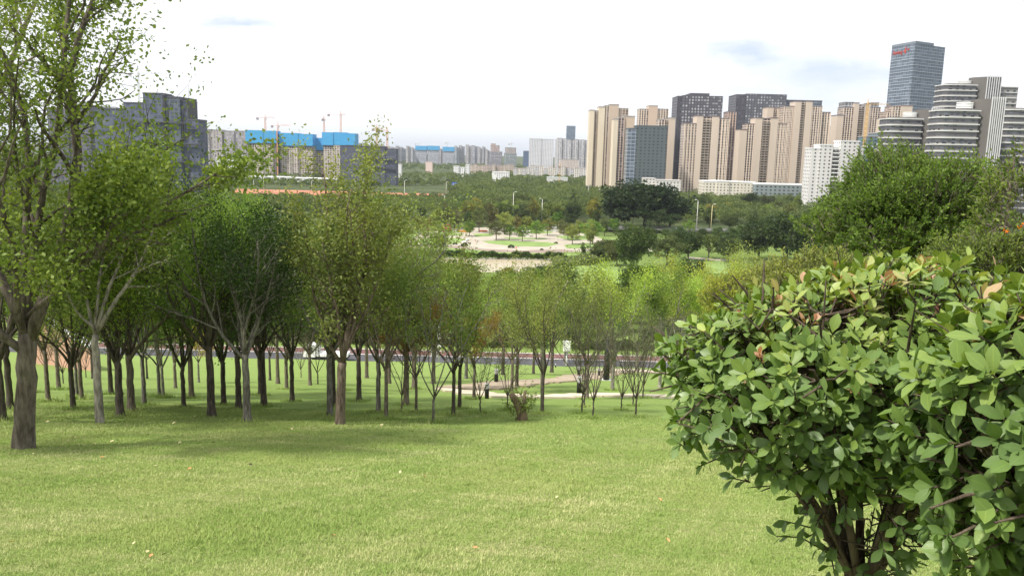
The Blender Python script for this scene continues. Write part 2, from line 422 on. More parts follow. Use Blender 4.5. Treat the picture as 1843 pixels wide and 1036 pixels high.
for q in ([(905, 411), (960, 410), (1000, 415), (990, 420), (930, 420)], [(1000, 425), (1050, 424), (1062, 431), (1025, 433)], [(700, 433), (735, 424), (752, 421), (748, 428), (715, 437)], [(1015, 441), (1060, 437), (1100, 443), (1070, 447), (1020, 447)], [(852, 421), (890, 420), (885, 425), (856, 426)], [(795, 421), (835, 420), (832, 424), (800, 424)]):
    gpoly('plaza_lawn', q, .13, MAT['bright_grass'])
gpoly('bare_earth_field', [(425, 340), (560, 343), (700, 347), (805, 349), (800, 356), (690, 355), (560, 351), (420, 350)], .1, MAT['earth'])
gpoly('bright_lawn', [(1030, 478), (1110, 482), (1150, 500), (1100, 520), (1040, 512), (1000, 494)], .3, MAT['bright_grass'])
gpoly('bright_lawn', [(1240, 466), (1345, 474), (1340, 496), (1250, 492)], .3, MAT['bright_grass'])
gpoly('park_path', [(1235, 463), (1345, 471), (1345, 474), (1235, 466)], .35, MAT['paving'])

# elevated road on the right, with parapet
def bridge():
    a = G(1030, 412); b = G(1350, 428)
    r = empty('road_bridge', (0, 0, 0)); tag(r, 'low concrete road bridge with parapet between the dark tree clumps', 'bridge')
    m = MB(); x0, x1 = a.x, b.x; y = (a.y+b.y)/2
    m.box(x0, x1, y, y+14, 1.6, 2.2); m.build('deck', MAT['tinted'], r, color=(.15, .15, .145))
    m = MB(); m.box(x0, x1, y-.1, y+.2, 2.2, 2.8)
    m.build('parapet', MAT['tinted'], r, color=(.2, .2, .19))
    m = MB(); m.box(x0, x1, y+13.8, y+14.1, 2.2, 2.8); m.build('parapet', MAT['tinted'], r, color=(.2, .2, .19))
    for i in range(8):
        m = MB(); x = x0 + (x1-x0)*(i+.5)/8; m.box(x-.8, x+.8, y+3, y+11, 0, 1.6); m.build('pier', MAT['tinted'], r, color=(.38, .38, .36))
bridge()

# ---------------------------------------------------------------- stepping stone path in the grove
def stone_path(name, pts, wpx, mat, seed):
    rr = random.Random(seed)
    P = [G(*p) for p in pts]
    seg = []
    for a, b in zip(P[:-1], P[1:]):
        n = max(1, int((b-a).length/.75))
        for i in range(n): seg.append((a.lerp(b, i/n), a.lerp(b, (i+1)/n)))
    V = []; Fc = []
    for a, b in seg:
        d = (b-a); d.z = 0
        if d.length < 1e-3: continue
        d.normalize(); w = Vector((-d.y, d.x, 0)); L = rr.uniform(.82, .95); off = rr.uniform(-.25, .25)
        c = (a+b)/2; hl = (b-a).length/2*L; hw = wpx*rr.uniform(.85, 1.1)
        n = len(V)
        crn = [c-d*hl-w*(hw-off), c+d*hl-w*(hw-off), c+d*hl+w*(hw+off), c-d*hl+w*(hw+off)]
        for q in crn: V.append((q.x, q.y, float(height(q.x, q.y))+.07))
        for q in crn: V.append((q.x, q.y, float(height(q.x, q.y))-.05))
        Fc += [(n, n+1, n+2, n+3), (n, n+4, n+5, n+1), (n+1, n+5, n+6, n+2), (n+2, n+6, n+7, n+3), (n+3, n+7, n+4, n)]
    m = MB(); m.v = V; m.f = Fc; o = m.build(name, mat); tag(o, kind='structure'); return o
stone_path('stone_path', [(795, 703), (835, 704), (862, 712), (905, 713), (960, 714), (1030, 715), (1060, 711), (1120, 712), (1190, 714), (1260, 716)], .95, MAT['stone'], 1)
stone_path('stone_path', [(835, 701), (880, 695), (935, 690), (985, 686), (1040, 682), (1085, 672), (1115, 669), (1160, 670), (1250, 676)], 1.3, MAT['stoneb'], 2)
stone_path('stone_path', [(1080, 667), (1120, 664), (1150, 668), (1180, 669)], 1.6, MAT['stone'], 3)

# ---------------------------------------------------------------- leaf and tree generators
def leaf_quads(P, A, size, aspect=.5, cup=.15, seed=0, jitter=.35):
    """P (n,3) leaf bases, A (n,3) leaf directions; diamond leaves"""
    r_ = np.random.default_rng(seed); n = len(P)
    A = A / (np.linalg.norm(A, axis=1, keepdims=True)+1e-9)
    t = r_.normal(size=(n, 3)); t[:, 2] *= .45
    S = np.cross(A, t); S /= (np.linalg.norm(S, axis=1, keepdims=True)+1e-9)
    Nn = np.cross(S, A)
    s = size * (1 + jitter*r_.uniform(-1, 1, (n, 1)))
    b = P; tip = P + A*s; mid = P + A*s*.52 - Nn*s*cup
    l = mid + S*s*aspect*.5 + Nn*s*cup*.9; r2 = mid - S*s*aspect*.5 + Nn*s*cup*.9
    V = np.stack((b, l, tip, r2), 1).reshape(-1, 3)
    idx = np.arange(4*n).reshape(n, 4)
    return V, idx
def rand_dirs(n, r_):
    v = r_.normal(size=(n, 3)); return v/np.linalg.norm(v, axis=1, keepdims=True)

def grow(seed, H=6.0, ht=1.7, r0=.11, limbs=6, ang=(18, 48), lvl2=7, lvl3=5, l2=.45, l3=.33, leaves=12, lsize=.07, lrad=.16,
         wiggle=.12, up=.25, leafstart=.3, flare=1.9, lean=(0, 0), leaf_from=0.0, top_bias=0, aspect=.55, forks=None, sides=8, trunkwig=.012, aspectz=1.0, droop=.15, clumpy=0.0):
    r_ = random.Random(seed); nr = np.random.default_rng(seed)
    tr = MB(); LP = []; LA = []
    def poly(p, d, L, r, n, wig, upb, tend=.35):
        pts = [p.copy()]; rad = [r]; d = d.normalized(); dd = []
        for i in range(n):
            dd.append(d.copy())
            p = p + d*(L/n)
            d = (d + Vector((r_.gauss(0, wig), r_.gauss(0, wig), r_.gauss(0, wig)*.6 + upb*.3))).normalized()
            pts.append(p.copy()); rad.append(r*(1-(1-tend)*(i+1)/n))
        dd.append(d.copy())
        return pts, rad, dd
    # trunk
    n = 12; p = Vector((0, 0, -.25)); pts = []; rad = []
    for i in range(n+1):
        t = i/n; z = -.25 + (ht+.25)*t
        pts.append(Vector((lean[0]*t*ht + r_.gauss(0, trunkwig)*t, lean[1]*t*ht + r_.gauss(0, trunkwig)*t, z)))
        rad.append(r0*(1 + (flare-1)*max(0, 1-t*3.6)**1.5 - .22*t + r_.uniform(-.04, .04)))
    tr.tube(pts, rad, sides+3)
    top = pts[-1]; rt = rad[-1]
    specs = []
    k = limbs; a0 = r_.uniform(0, 6.28)
    for i in range(k):
        az = a0 + 2*PI*i/k + r_.uniform(-.35, .35); an = R(r_.uniform(*ang)) if i else R(r_.uniform(2, 12))
        L = (H-ht)*r_.uniform(.72, 1.0)/max(.55, math.cos(an)**.5) * (1.0 if i else 1.05)
        specs.append((az, an, L, top + Vector((0, 0, -r_.uniform(0, .12)*ht)), rt*r_.uniform(.5, .68)))
    if forks:
        specs = [(az, R(an), L, top + Vector((0, 0, dz)), rt*rr) for az, an, L, dz, rr in forks]
    for az, an, L, p0, r in specs:
        d = Vector((math.sin(an)*math.cos(az), math.sin(an)*math.sin(az), math.cos(an)))
        P1, R1, D1 = poly(p0, d, L, r, 9, wiggle, up)
        tr.tube(P1, R1, sides, cap=True)
        for j in range(lvl2):
            t = leafstart + (1-leafstart)*(j+r_.uniform(.2, .9))/lvl2
            f = t*9; i0 = min(8, int(f)); q = P1[i0].lerp(P1[i0+1], f-i0); rr = R1[i0]
            ax = D1[i0]; o = ax.orthogonal().normalized(); o.rotate(Matrix.Rotation(r_.uniform(0, 6.28), 3, ax))
            dd = (ax*.75 + o*r_.uniform(.5, 1.0) + Vector((0, 0, up*.5))).normalized()
            L2 = L*l2*(1.15-.75*t)*r_.uniform(.7, 1.2)
            P2, R2, D2 = poly(q, dd, L2, rr*.55, 5, wiggle*1.3, up*.5 - droop*.3)
            tr.tube(P2, R2, max(4, sides-3), cap=False)
            if r_.random() < clumpy*.5: continue
            for m_ in range(lvl3):
                t3 = .25 + .75*(m_+r_.random())/lvl3
                f = t3*5; i1 = min(4, int(f)); q2 = P2[i1].lerp(P2[i1+1], f-i1)
                ax = D2[i1]; o = ax.orthogonal().normalized(); o.rotate(Matrix.Rotation(r_.uniform(0, 6.28), 3, ax))
                d3 = (ax*.6 + o*.8 + Vector((0, 0, up*.4))).normalized(); L3 = max(.12, L2*l3*r_.uniform(.6, 1.2))
                P3, R3, D3 = poly(q2, d3, L3, max(.004, R2[i1]*.5), 3, wiggle*1.5, 0)
                tr.tube(P3, R3, 3, cap=False)
                nl = int(leaves*r_.uniform(.5, 1.4))
                if q2.z < leaf_from*H: nl = nl//4
                if nl <= 0: continue
                tt = nr.random(nl)
                a = np.array(P3[0]); b = np.array(P3[-1])
                base = a[None]*(1-tt[:, None]) + b[None]*(tt[:, None]*1.1)
                base = base + nr.normal(size=(nl, 3))*lrad*.6
                ad = rand_dirs(nl, nr)*.8 + np.array(d3)[None]*.5; ad[:, 2] -= droop
                LP.append(base); LA.append(ad)
    LP = np.concatenate(LP); LA = np.concatenate(LA)
    V, idx = leaf_quads(LP, LA, lsize, aspect, .12, seed)
    cl = np.repeat(nr.random(len(LP)//90+1), 90)[:len(LP)]
    rv = np.clip(.35*nr.random(len(LP)) + .65*cl, 0, 1)
    return tr, V, idx, rv
def build_tree(name, gen, bark, leafc, loc=(0, 0, 0), leafmat=None, trunkmat=None, pre='trunk', cr='crown'):
    tr, V, idx, rv = gen
    root = empty(name, loc)
    t = tr.build(pre, trunkmat or MAT['bark'], root, smooth=True, color=bark)
    l = mesh_np(cr, V, 4, idx, leafmat or MAT['leaf'], root, {'rnd': ('FACE', rv)})
    l.color = (*leafc, 1)
    KIDS[root.name] = [t, l]
    return root
PROTO_PARK = []
def proto_copy(proto, loc, rz, s, leafc=None, bark=None, name=None, sz=None):
    if not proto.get('used_once'):
        proto['used_once'] = 1; r = proto; t, l = KIDS[proto.name]
    else:
        r = proto.copy(); C.objects.link(r)
        t, l = [k.copy() for k in KIDS[proto.name]]
        for q in (t, l): C.objects.link(q); q.parent = r
    r.location = loc; r.rotation_euler = (0, 0, rz); r.scale = (s, s, s*(sz or 1))
    if leafc: l.color = (*leafc, 1)
    if bark: t.color = (*bark, 1)
    return r

# colours
DKG = (.068, .138, .038); MDG = (.145, .245, .058); OLV = (.185, .25, .080); LIME = (.235, .33, .075); YEL = (.36, .32, .07)
ORB = (.30, .20, .05); GRY = (.10, .12, .07); BRT = (.17, .26, .050)
BK_D = (.14, .12, .10); BK_M = (.23, .195, .155); BK_G = (.25, .235, .205); BK_P = (.36, .34, .29)

# ---------------------------------------------------------------- grove
def tint(c, v=.18):
    a = 1+random.uniform(-v, v); return tuple(max(.01, x*a*(1+random.uniform(-.08, .08))) for x in c)
def pxscale(p): return p.y / F     # metres per photo pixel at that distance (approx)
P = {}
P['dense'] = [build_tree('broadleaf_tree', grow(s, 5.6, 1.5+.12*(s-10), .12, 7, (14, 48), 10, 8, .5, .42, 40, .066, .24, up=.22, leafstart=.15, clumpy=.12), BK_D, DKG) for s in (11, 12, 13)]
P['mid'] = [build_tree('broadleaf_tree', grow(s, 5.2, 1.3+.17*(s-20), .10, 4+s % 4, (12+2*(s-20), 40+3*(s-20)), 9, 7, .44, .42, 32, .064, .22, up=.22, leafstart=.25, clumpy=.3, wiggle=.1+.02*(s-20)), BK_M, MDG) for s in (21, 22, 23, 24, 25)]
P['sparse'] = [build_tree('slender_tree', grow(s, 5.4, 1.6, .075, 6, (12, 36), 10, 7, .40, .42, 26, .068, .22, up=.27, leafstart=.22, clumpy=.2, wiggle=.09+.03*(s-30)), BK_M, OLV) for s in (31, 32, 33, 34)]
P['pale'] = [build_tree('pale_barked_tree', grow(s, 5.2, 1.5, .085, 5, (18, 40), 9, 7, .40, .42, 36, .070, .24, up=.35, leafstart=.45, leaf_from=.6), BK_P, LIME) for s in (41, 42, 43)]
P['twig'] = [build_tree('twiggy_sapling', grow(s, 4.2, .75, .04, 6, (8, 32), 9, 6, .32, .42, 6, .05, .14, up=.3, leafstart=.25), BK_D, GRY) for s in (51, 52)]
P['orange'] = [build_tree('yellowing_tree', grow(61, 4.4, 1.9, .08, 6, (15, 50), 8, 7, .44, .42, 32, .058, .2, up=.15, leafstart=.15), BK_M, ORB)]
HT = {'dense': 5.6, 'mid': 5.2, 'sparse': 5.4, 'pale': 5.2, 'twig': 4.2, 'orange': 4.4}
RAD = {'dense': .12, 'mid': .10, 'sparse': .075, 'pale': .085, 'twig': .05, 'orange': .08}
DESC = {'dense': 'dense dark green grove tree with rough trunk', 'mid': 'leafy green grove tree with straight trunk', 'sparse': 'thin-crowned olive green grove tree',
        'pale': 'pale-barked grove tree with leaves at the top', 'twig': 'thin nearly leafless grove sapling', 'orange': 'small grove tree with round orange-yellow crown'}
# (px, py of the foot, trunk width px, kind, photo y of the top, leaf colour, bark colour)
grove = [
 (4, 756, 20, 'mid', 330, None, BK_D), (19, 735, 12, 'mid', 360, None, BK_D), (87, 722, 8, 'mid', 470, None, BK_M), (106, 701, 9, 'mid', 500, MDG, BK_M),
 (82, 677, 5, 'twig', 570, None, BK_D), (132, 736, 11, 'mid', 440, MDG, BK_D), (147, 718, 8, 'mid', 470, OLV, BK_M), (139, 713, 7, 'sparse', 480, None, BK_G),
 (114, 690, 5, 'twig', 580, None, BK_D), (155, 679, 5, 'twig', 590, None, BK_D), (167, 681, 6, 'mid', 540, None, BK_D),
 (200, 709, 8, 'mid', 450, DKG, BK_D), (217, 750, 17, 'dense', 380, MDG, BK_D), (237, 741, 16, 'dense', 390, DKG, BK_M), (287, 713, 8, 'pale', 500, MDG, BK_G), (294, 715, 6, 'pale', 510, MDG, BK_P),
 (331, 733, 9, 'mid', 480, MDG, BK_D), (316, 698, 7, 'mid', 530, None, BK_M), (265, 681, 5, 'mid', 590, BRT, BK_D), (358, 688, 5, 'sparse', 560, YEL, BK_G),
 (381, 750, 15, 'dense', 345, MDG, BK_D), (403, 728, 7, 'dense', 440, DKG, BK_D), (430, 737, 9, 'dense', 400, DKG, BK_D), (445, 758, 15, 'dense', 375, (.038, .078, .022), BK_G),
 (475, 731, 10, 'dense', 390, DKG, BK_D), (469, 711, 7, 'dense', 450, DKG, BK_D), (516, 700, 8, 'mid', 500, DKG, BK_M), (526, 722, 8, 'mid', 440, MDG, BK_D),
 (558, 693, 7, 'mid', 510, DKG, BK_M), (572, 691, 5, 'twig', 560, None, BK_D), (542, 679, 5, 'twig', 590, None, BK_M), (600, 731, 10, 'mid', 440, MDG, BK_D), (594, 748, 16, 'sparse', 350, OLV, BK_G),
 (646, 722, 10, 'dense', 460, MDG, BK_D), (617, 702, 6, 'mid', 520, DKG, BK_D), (681, 741, 11, 'sparse', 400, OLV, BK_G), (695, 754, 8, 'sparse', 430, OLV, BK_M),
 (723, 741, 5, 'twig', 560, None, BK_M), (731, 729, 13, 'mid', 440, BRT, BK_M), (749, 742, 6, 'sparse', 520, ORB, BK_M), (486, 684, 5, 'mid', 560, None, BK_D),
 (780, 760, 8, 'twig', 470, OLV, BK_G), (816, 747, 9, 'sparse', 470, MDG, BK_D), (827, 735, 9, 'sparse', 460, OLV, BK_D), (839, 681, 8, 'mid', 510, MDG, BK_G),
 (853, 718, 10, 'orange', 562, None, BK_M), (864, 743, 5, 'twig', 590, OLV, BK_D), (913, 738, 4, 'twig', 590, None, BK_M), (930, 697, 12, 'sparse', 480, BRT, BK_D), (921, 706, 8, 'sparse', 500, OLV, BK_M),
 (976, 743, 6, 'sparse', 490, OLV, BK_D), (993, 670, 9, 'mid', 520, DKG, BK_D), (1017, 655, 10, 'mid', 530, DKG, BK_G),
 (1047, 744, 5, 'twig', 540, OLV, BK_D), (1051, 732, 5, 'twig', 560, None, BK_D), (1067, 752, 5, 'twig', 560, GRY, BK_D), (1056, 718, 9, 'sparse', 500, OLV, BK_M),
 (1102, 702, 10, 'pale', 500, None, BK_P), (1118, 738, 4, 'twig', 590, None, BK_D), (1139, 730, 4, 'twig', 580, None, BK_D), (1144, 750, 5, 'twig', 540, None, BK_D),
 (1157, 716, 5, 'twig', 570, GRY, BK_M), (1187, 697, 8, 'pale', 490, MDG, BK_P), (1145, 667, 8, 'pale', 520, LIME, BK_P), (1098, 672, 7, 'mid', 530, DKG, BK_M),
 (1225, 690, 7, 'pale', 490, LIME, BK_P), (1262, 700, 7, 'pale', 500, LIME, BK_P), (1240, 672, 8, 'sparse', 500, GRY, BK_G), (1205, 676, 6, 'twig', 540, GRY, BK_G), (1300, 690, 7, 'pale', 490, LIME, BK_P),
 (1330, 672, 8, 'mid', 470, OLV, BK_M), (1390, 680, 8, 'mid', 460, OLV, BK_M), (1450, 690, 9, 'mid', 455, OLV, BK_M),
 (960, 672, 7, 'sparse', 500, OLV, BK_M), (905, 674, 7, 'mid', 500, OLV, BK_D), (780, 690, 8, 'mid', 470, BRT, BK_M), (745, 700, 8, 'mid', 450, BRT, BK_M), (700, 690, 7, 'mid', 440, BRT, BK_M), (660, 680, 7, 'mid', 470, MDG, BK_M),
 (260, 728, 9, 'sparse', 400, OLV, BK_G), (60, 706, 8, 'mid', 450, MDG, BK_M), (345, 716, 7, 'mid', 400, BRT, BK_M), (500, 690, 6, 'mid', 470, BRT, BK_M),
]
ORD = ['first', 'second', 'third', 'fourth', 'fifth', 'sixth', 'seventh', 'eighth', 'ninth', 'tenth', 'eleventh', 'twelfth', 'thirteenth', 'fourteenth', 'fifteenth', 'sixteenth', 'seventeenth', 'eighteenth', 'nineteenth', 'twentieth', 'twenty-first', 'twenty-second', 'twenty-third', 'twenty-fourth']
def row_of(py): return 0 if py >= 738 else 1 if py >= 712 else 2 if py >= 690 else 3
ROWN = ['front row', 'second row', 'third row', 'back row']
cnt = {}
bark_d = {BK_D: 'dark', BK_M: 'brown', BK_G: 'grey', BK_P: 'whitish'}
leafname = {None: '', DKG: 'dark green', MDG: 'mid green', OLV: 'olive', LIME: 'lime green', YEL: 'yellow', ORB: 'orange-brown', GRY: 'grey-green', BRT: 'bright green'}
cn = {}
for px, py, w, kind, ty, lc, bk in sorted(grove, key=lambda g: g[0]):
    g = G(px, py); ri = row_of(py)
    key = (kind, ri); k = cnt.get(key, 0); cnt[key] = k+1
    top = at(px, ty, g.y).z; s = max(.35, (top - g.z)/HT[kind])
    i = cn.get(kind, 0); cn[kind] = i+1
    o = proto_copy(P[kind][i % len(P[kind])], (g.x, g.y, g.z-.02), random.uniform(0, 6.28), s, tint(lc or {'dense': DKG, 'mid': MDG, 'sparse': OLV, 'pale': LIME, 'twig': GRY, 'orange': ORB}[kind], .24), bk)
    tw = w*g.y/F/2*.84
    # widen or thin the trunk horizontally through a mild non-uniform scale
    q = min(1.2, max(.6, tw/(RAD[kind]*s)))
    o.scale = (s*(.5+.5*q), s*(.5+.5*q), s)
    lab = '%s, %s such from left in %s' % (DESC[kind], ORD[k], ROWN[ri])
    tag(o, lab, 'sapling' if kind == 'twig' else 'tree', 'trees of the grove on the slope')
# further trees filling the grove and the strip before the road

# the big tree on the left, branches reaching out of the frame
g = G(38, 806)
big = grow(101, 8.6, 1.75, .150, lean=(.13, 0), forks=[
    (0.1, 22, 4.9, -.15, .85), (2.9, 24, 6.6, -.1, .62), (1.5, 10, 6.2, -.05, .5), (3.6, 42, 4.6, -.35, .5), (4.6, 18, 4.6, -.2, .45), (0.35, 58, 3.1, .6, .36), (-.25, 50, 2.7, .2, .34), (2.3, 8, 7.0, -.1, .5)],
    lvl2=12, lvl3=9, l2=.36, l3=.42, leaves=52, lsize=.062, lrad=.18, clumpy=.3, wiggle=.13, up=.18, leafstart=.15, flare=1.4, aspect=.62, sides=10, leaf_from=.2)
o = build_tree('maple_tree', big, (.17, .145, .12), (.145, .215, .050), (g.x, g.y, g.z-.05))
tag(o, 'tallest tree, thick furrowed trunk forking low, in front of the grove at the left edge', 'tree')
# tree standing left of the frame whose crown fills the upper left corner
g = G(-150, 760)
o = build_tree('maple_tree', grow(102, 9.2, 2.0, .17, 7, (15, 45), 12, 8, .42, .4, 34, .064, .22, up=.22, leafstart=.2), BK_M, (.12, .185, .042), (g.x, g.y, g.z))
tag(o, 'tree reaching in from beyond the left edge with airy green crown', 'tree')
# tall open tree in the middle
g = G(611, 763); topz = at(640, 240, g.y).z; Hh = (topz - g.z)*.93
o = build_tree('tall_slender_tree', grow(111, Hh, 1.35, .11, forks=[(.3, 9, Hh-1.5, 0, .75), (2.9, 17, (Hh-1.5)*.93, .3, .5), (1.5, 12, (Hh-1.6)*.95, -.1, .5), (.2, 28, (Hh-1.6)*.75, .1, .4), (3.4, 28, (Hh-1.6)*.78, -.1, .42), (.1, 18, (Hh-1.6)*.88, 0, .4), (4.6, 20, (Hh-1.6)*.7, 0, .4)],
    lvl2=12, lvl3=8, l2=.30, l3=.55, leaves=24, lsize=.066, lrad=.17, clumpy=.25, up=.32, leafstart=.12, flare=1.4, lean=(.04, 0)), (.22, .175, .135), (.175, .225, .075), (g.x, g.y, g.z-.03))
tag(o, 'tall open-crowned tree with a leaning brown trunk rising above the others at mid left', 'tree')
# tree with white V-shaped limbs
g = G(180, 760); Hh = at(200, 330, g.y).z - g.z
o = build_tree('pale_barked_tree', grow(121, Hh, 1.75, .083, forks=[(0.1, 30, Hh-1.9, 0, .8), (.5, 16, Hh-1.8, 0, .7), (3.0, 20, (Hh-1.8)*.8, 0, .55), (3.5, 40, (Hh-1.8)*.55, .1, .5), (1.8, 12, Hh-1.8, 0, .6)],
    lvl2=10, lvl3=7, l2=.38, l3=.4, leaves=34, lsize=.068, lrad=.24, up=.22, leafstart=.35, flare=1.15), (.40, .37, .32), (.10, .155, .035), (g.x, g.y, g.z-.03))
tag(o, 'tree with smooth grey trunk and white V-shaped limbs beside the large left tree', 'tree')
# red-leaved tuft caught in a tree
g = G(652, 740); c = at(652, 552, g.y)
r_ = np.random.default_rng(5); n = 380
pts = r_.normal(size=(n, 3))*np.array([.10, .10, .10]) + np.array(c)
V, idx = leaf_quads(pts, rand_dirs(n, r_), .06, .4, .1, 3)
o = mesh_np('red_leaves', V, 4, idx, MAT['leaf'], None, {'rnd': ('FACE', r_.random(n))}); o.color = (.33, .06, .045, 1)
tag(o, 'tuft of dark red leaves among green crowns right of the tall open tree', 'foliage')
# leaning whitish pole-like trunk
def leaner():
    a = G(976, 741); b = at(948+28, 600, a.y); c = at(1022, 505, a.y+.3)
    r = empty('leaning_trunk', a); m = MB(); m.tube([Vector((0, 0, -.1)), Vector(b)-a, Vector(c)-a], [.045, .045, .018], 8); m.build('trunk', MAT['bark'], r, True, color=(.42, .39, .33))
    n = 1500; rr = np.random.default_rng(9); e = Vector(c)-a
    pts = rr.normal(size=(n, 3))*np.array([.36, .3, .30]) + np.array(e)+np.array((.05, 0, .1)); V, idx = leaf_quads(pts, rand_dirs(n, rr), .06, .5, .1, 4)
    l = mesh_np('crown', V, 4, idx, MAT['leaf'], r, {'rnd': ('FACE', rr.random(n))}); l.color = (*OLV, 1)
    tag(r, 'thin whitish trunk leaning to the right above the stone path', 'tree')
leaner()
# gnarled stump with fresh shoots
def stump():
    g = G(938, 756); r = empty('gnarled_stump', g)
    m = MB(); rr = random.Random(4)
    m.tube([(0, 0, -.1), (.02, 0, .12), (-.05, .02, .3), (-.16, .02, .5), (-.25, 0, .62)], [.17, .12, .10, .09, .06], 9)
    m.tube([(.0, 0, .05), (.06, .03, .35), (.07, 0, .7)], [.08, .06, .03], 7)
    m.build('trunk', MAT['bark'], r, True, color=(.24, .18, .12))
    m = MB(); LPs = []; 
    for i in range(34):
        a = rr.uniform(0, 6.28); p = Vector((rr.uniform(-.1, .1), rr.uniform(-.1, .1), rr.uniform(0, .5))); d = Vector((math.cos(a)*.6, math.sin(a)*.6, rr.uniform(.2, 1))).normalized()
        L = rr.uniform(.25, .6); e = p+d*L; m.tube([p, (p+e)/2+Vector((0, 0, .03)), e], [.007, .005, .003], 4, False)
        for k in range(14): t = rr.uniform(.3, 1.05); LPs.append(p.lerp(e, t)+Vector((rr.gauss(0, .03), rr.gauss(0, .03), rr.gauss(0, .03))))
    m.build('shoot', MAT['bark'], r, True, color=(.2, .17, .1))
    n = len(LPs); nr = np.random.default_rng(6); V, idx = leaf_quads(np.array(LPs), rand_dirs(n, nr), .06, .5, .1, 8)
    l = mesh_np('foliage', V, 4, idx, MAT['leaf'], r, {'rnd': ('FACE', nr.random(n))}); l.color = (.15, .22, .06, 1)
    tag(r, 'twisted brown stump sprouting pale green shoots beside the stone path', 'tree stump')
stump()

# path lights
def bollard(px, py, label, h=.6):
    g = G(px, py); s = h/.6
    r = empty('path_light', g, scale=s)
    m = MB(); m.lathe(0, 0, [(.075, -.05), (.075, .34), (.07, .36)], 14); m.build('post', MAT['black'], r, True)
    m = MB(); m.lathe(0, 0, [(.06, .36), (.06, .50)], 14); m.build('lens', MAT['white'], r, True)
    m = MB()
    for k in range(5): m.lathe(0, 0, [(.078, .375+k*.028), (.078, .383+k*.028)], 14)
    m.build('louvre', MAT['metal'], r)
    m = MB(); m.lathe(0, 0, [(.085, .50), (.085, .53), (.03, .56)], 14); m.build('cap', MAT['metal'], r, True)
    tag(r, label, 'path light', 'black bollard lights along the stone path')
bollard(876, 717, 'black bollard light with pale louvred top on the near edge of the stone path')
bollard(893, 689, 'black bollard light standing in the grass behind the near path light', .75)
bollard(1042, 708, 'slim black bollard light where the near path meets a brown trunk', .8)
bollard(1078, 677, 'small black bollard light beside the far brown path', .7)
bollard(1041, 675, 'small dark bollard light left of the far path bend', .7)
bollard(1000, 661, 'smallest black bollard light near the road kerb', .5)
# black post
g = G(1091, 684); r = empty('black_post', g); m = MB(); hh = at(1091, 600, g.y).z-g.z
m.tube([(0, 0, -.1), (0, 0, hh)], [.20, .16], 10); m.build('post', MAT['black'], r, True); m = MB(); m.box(-.3, .3, -.3, .3, 0, .06); m.build('base_plate', MAT['metal'], r)
m = MB(); m.lathe(0, 0, [(.17, hh), (.19, hh+.05), (.06, hh+.12)], 10); m.build('cap', MAT['black'], r, True)
tag(r, 'thick black post standing on the lawn beside the pale-barked tree', 'post')
# traffic pole with white cabinets
g = G(790, 657); g = Vector((at(790, 650, 112.6).x-2.0+2.0, 109.8, float(height(0, 109.8))))
g.x = at(790, 640, 109.8).x
r = empty('roadside_pole', g); hh = at(790, 597, 109.8).z-g.z
m = MB(); m.tube([(0, 0, -.2), (0, 0, hh+1.2)], .09, 8); m.build('pole', MAT['metal'], r, True)
m = MB(); m.box(-.42, .32, -.35, -.12, hh-1.2, hh); m.build('camera_box', MAT['white'], r)
m = MB(); m.box(-.36, .3, -.35, -.12, hh-2.1, hh-1.45); m.build('camera_box', MAT['white'], r)
m = MB(); m.box(-1.1, -.2, -.4, -.12, hh-3.5, hh-2.2); m.build('control_cabinet', MAT['metal'], r)
tag(r, 'roadside pole carrying white boxes beyond the grove', 'pole')
g = Vector((at(1020, 640, 109.6).x, 109.6, float(height(0, 109.6)))); r = empty('signal_cabinet', g)
m = MB(); m.box(-.55, .45, -.3, .3, 3.3, 4.7); m.build('box', MAT['white'], r); m = MB(); m.tube([(0, 0, -.1), (0, 0, 3.3)], .12, 8); m.build('post', MAT['metal'], r, True)
tag(r, 'white box on a post beside the road near the pale trunks', 'roadside box')

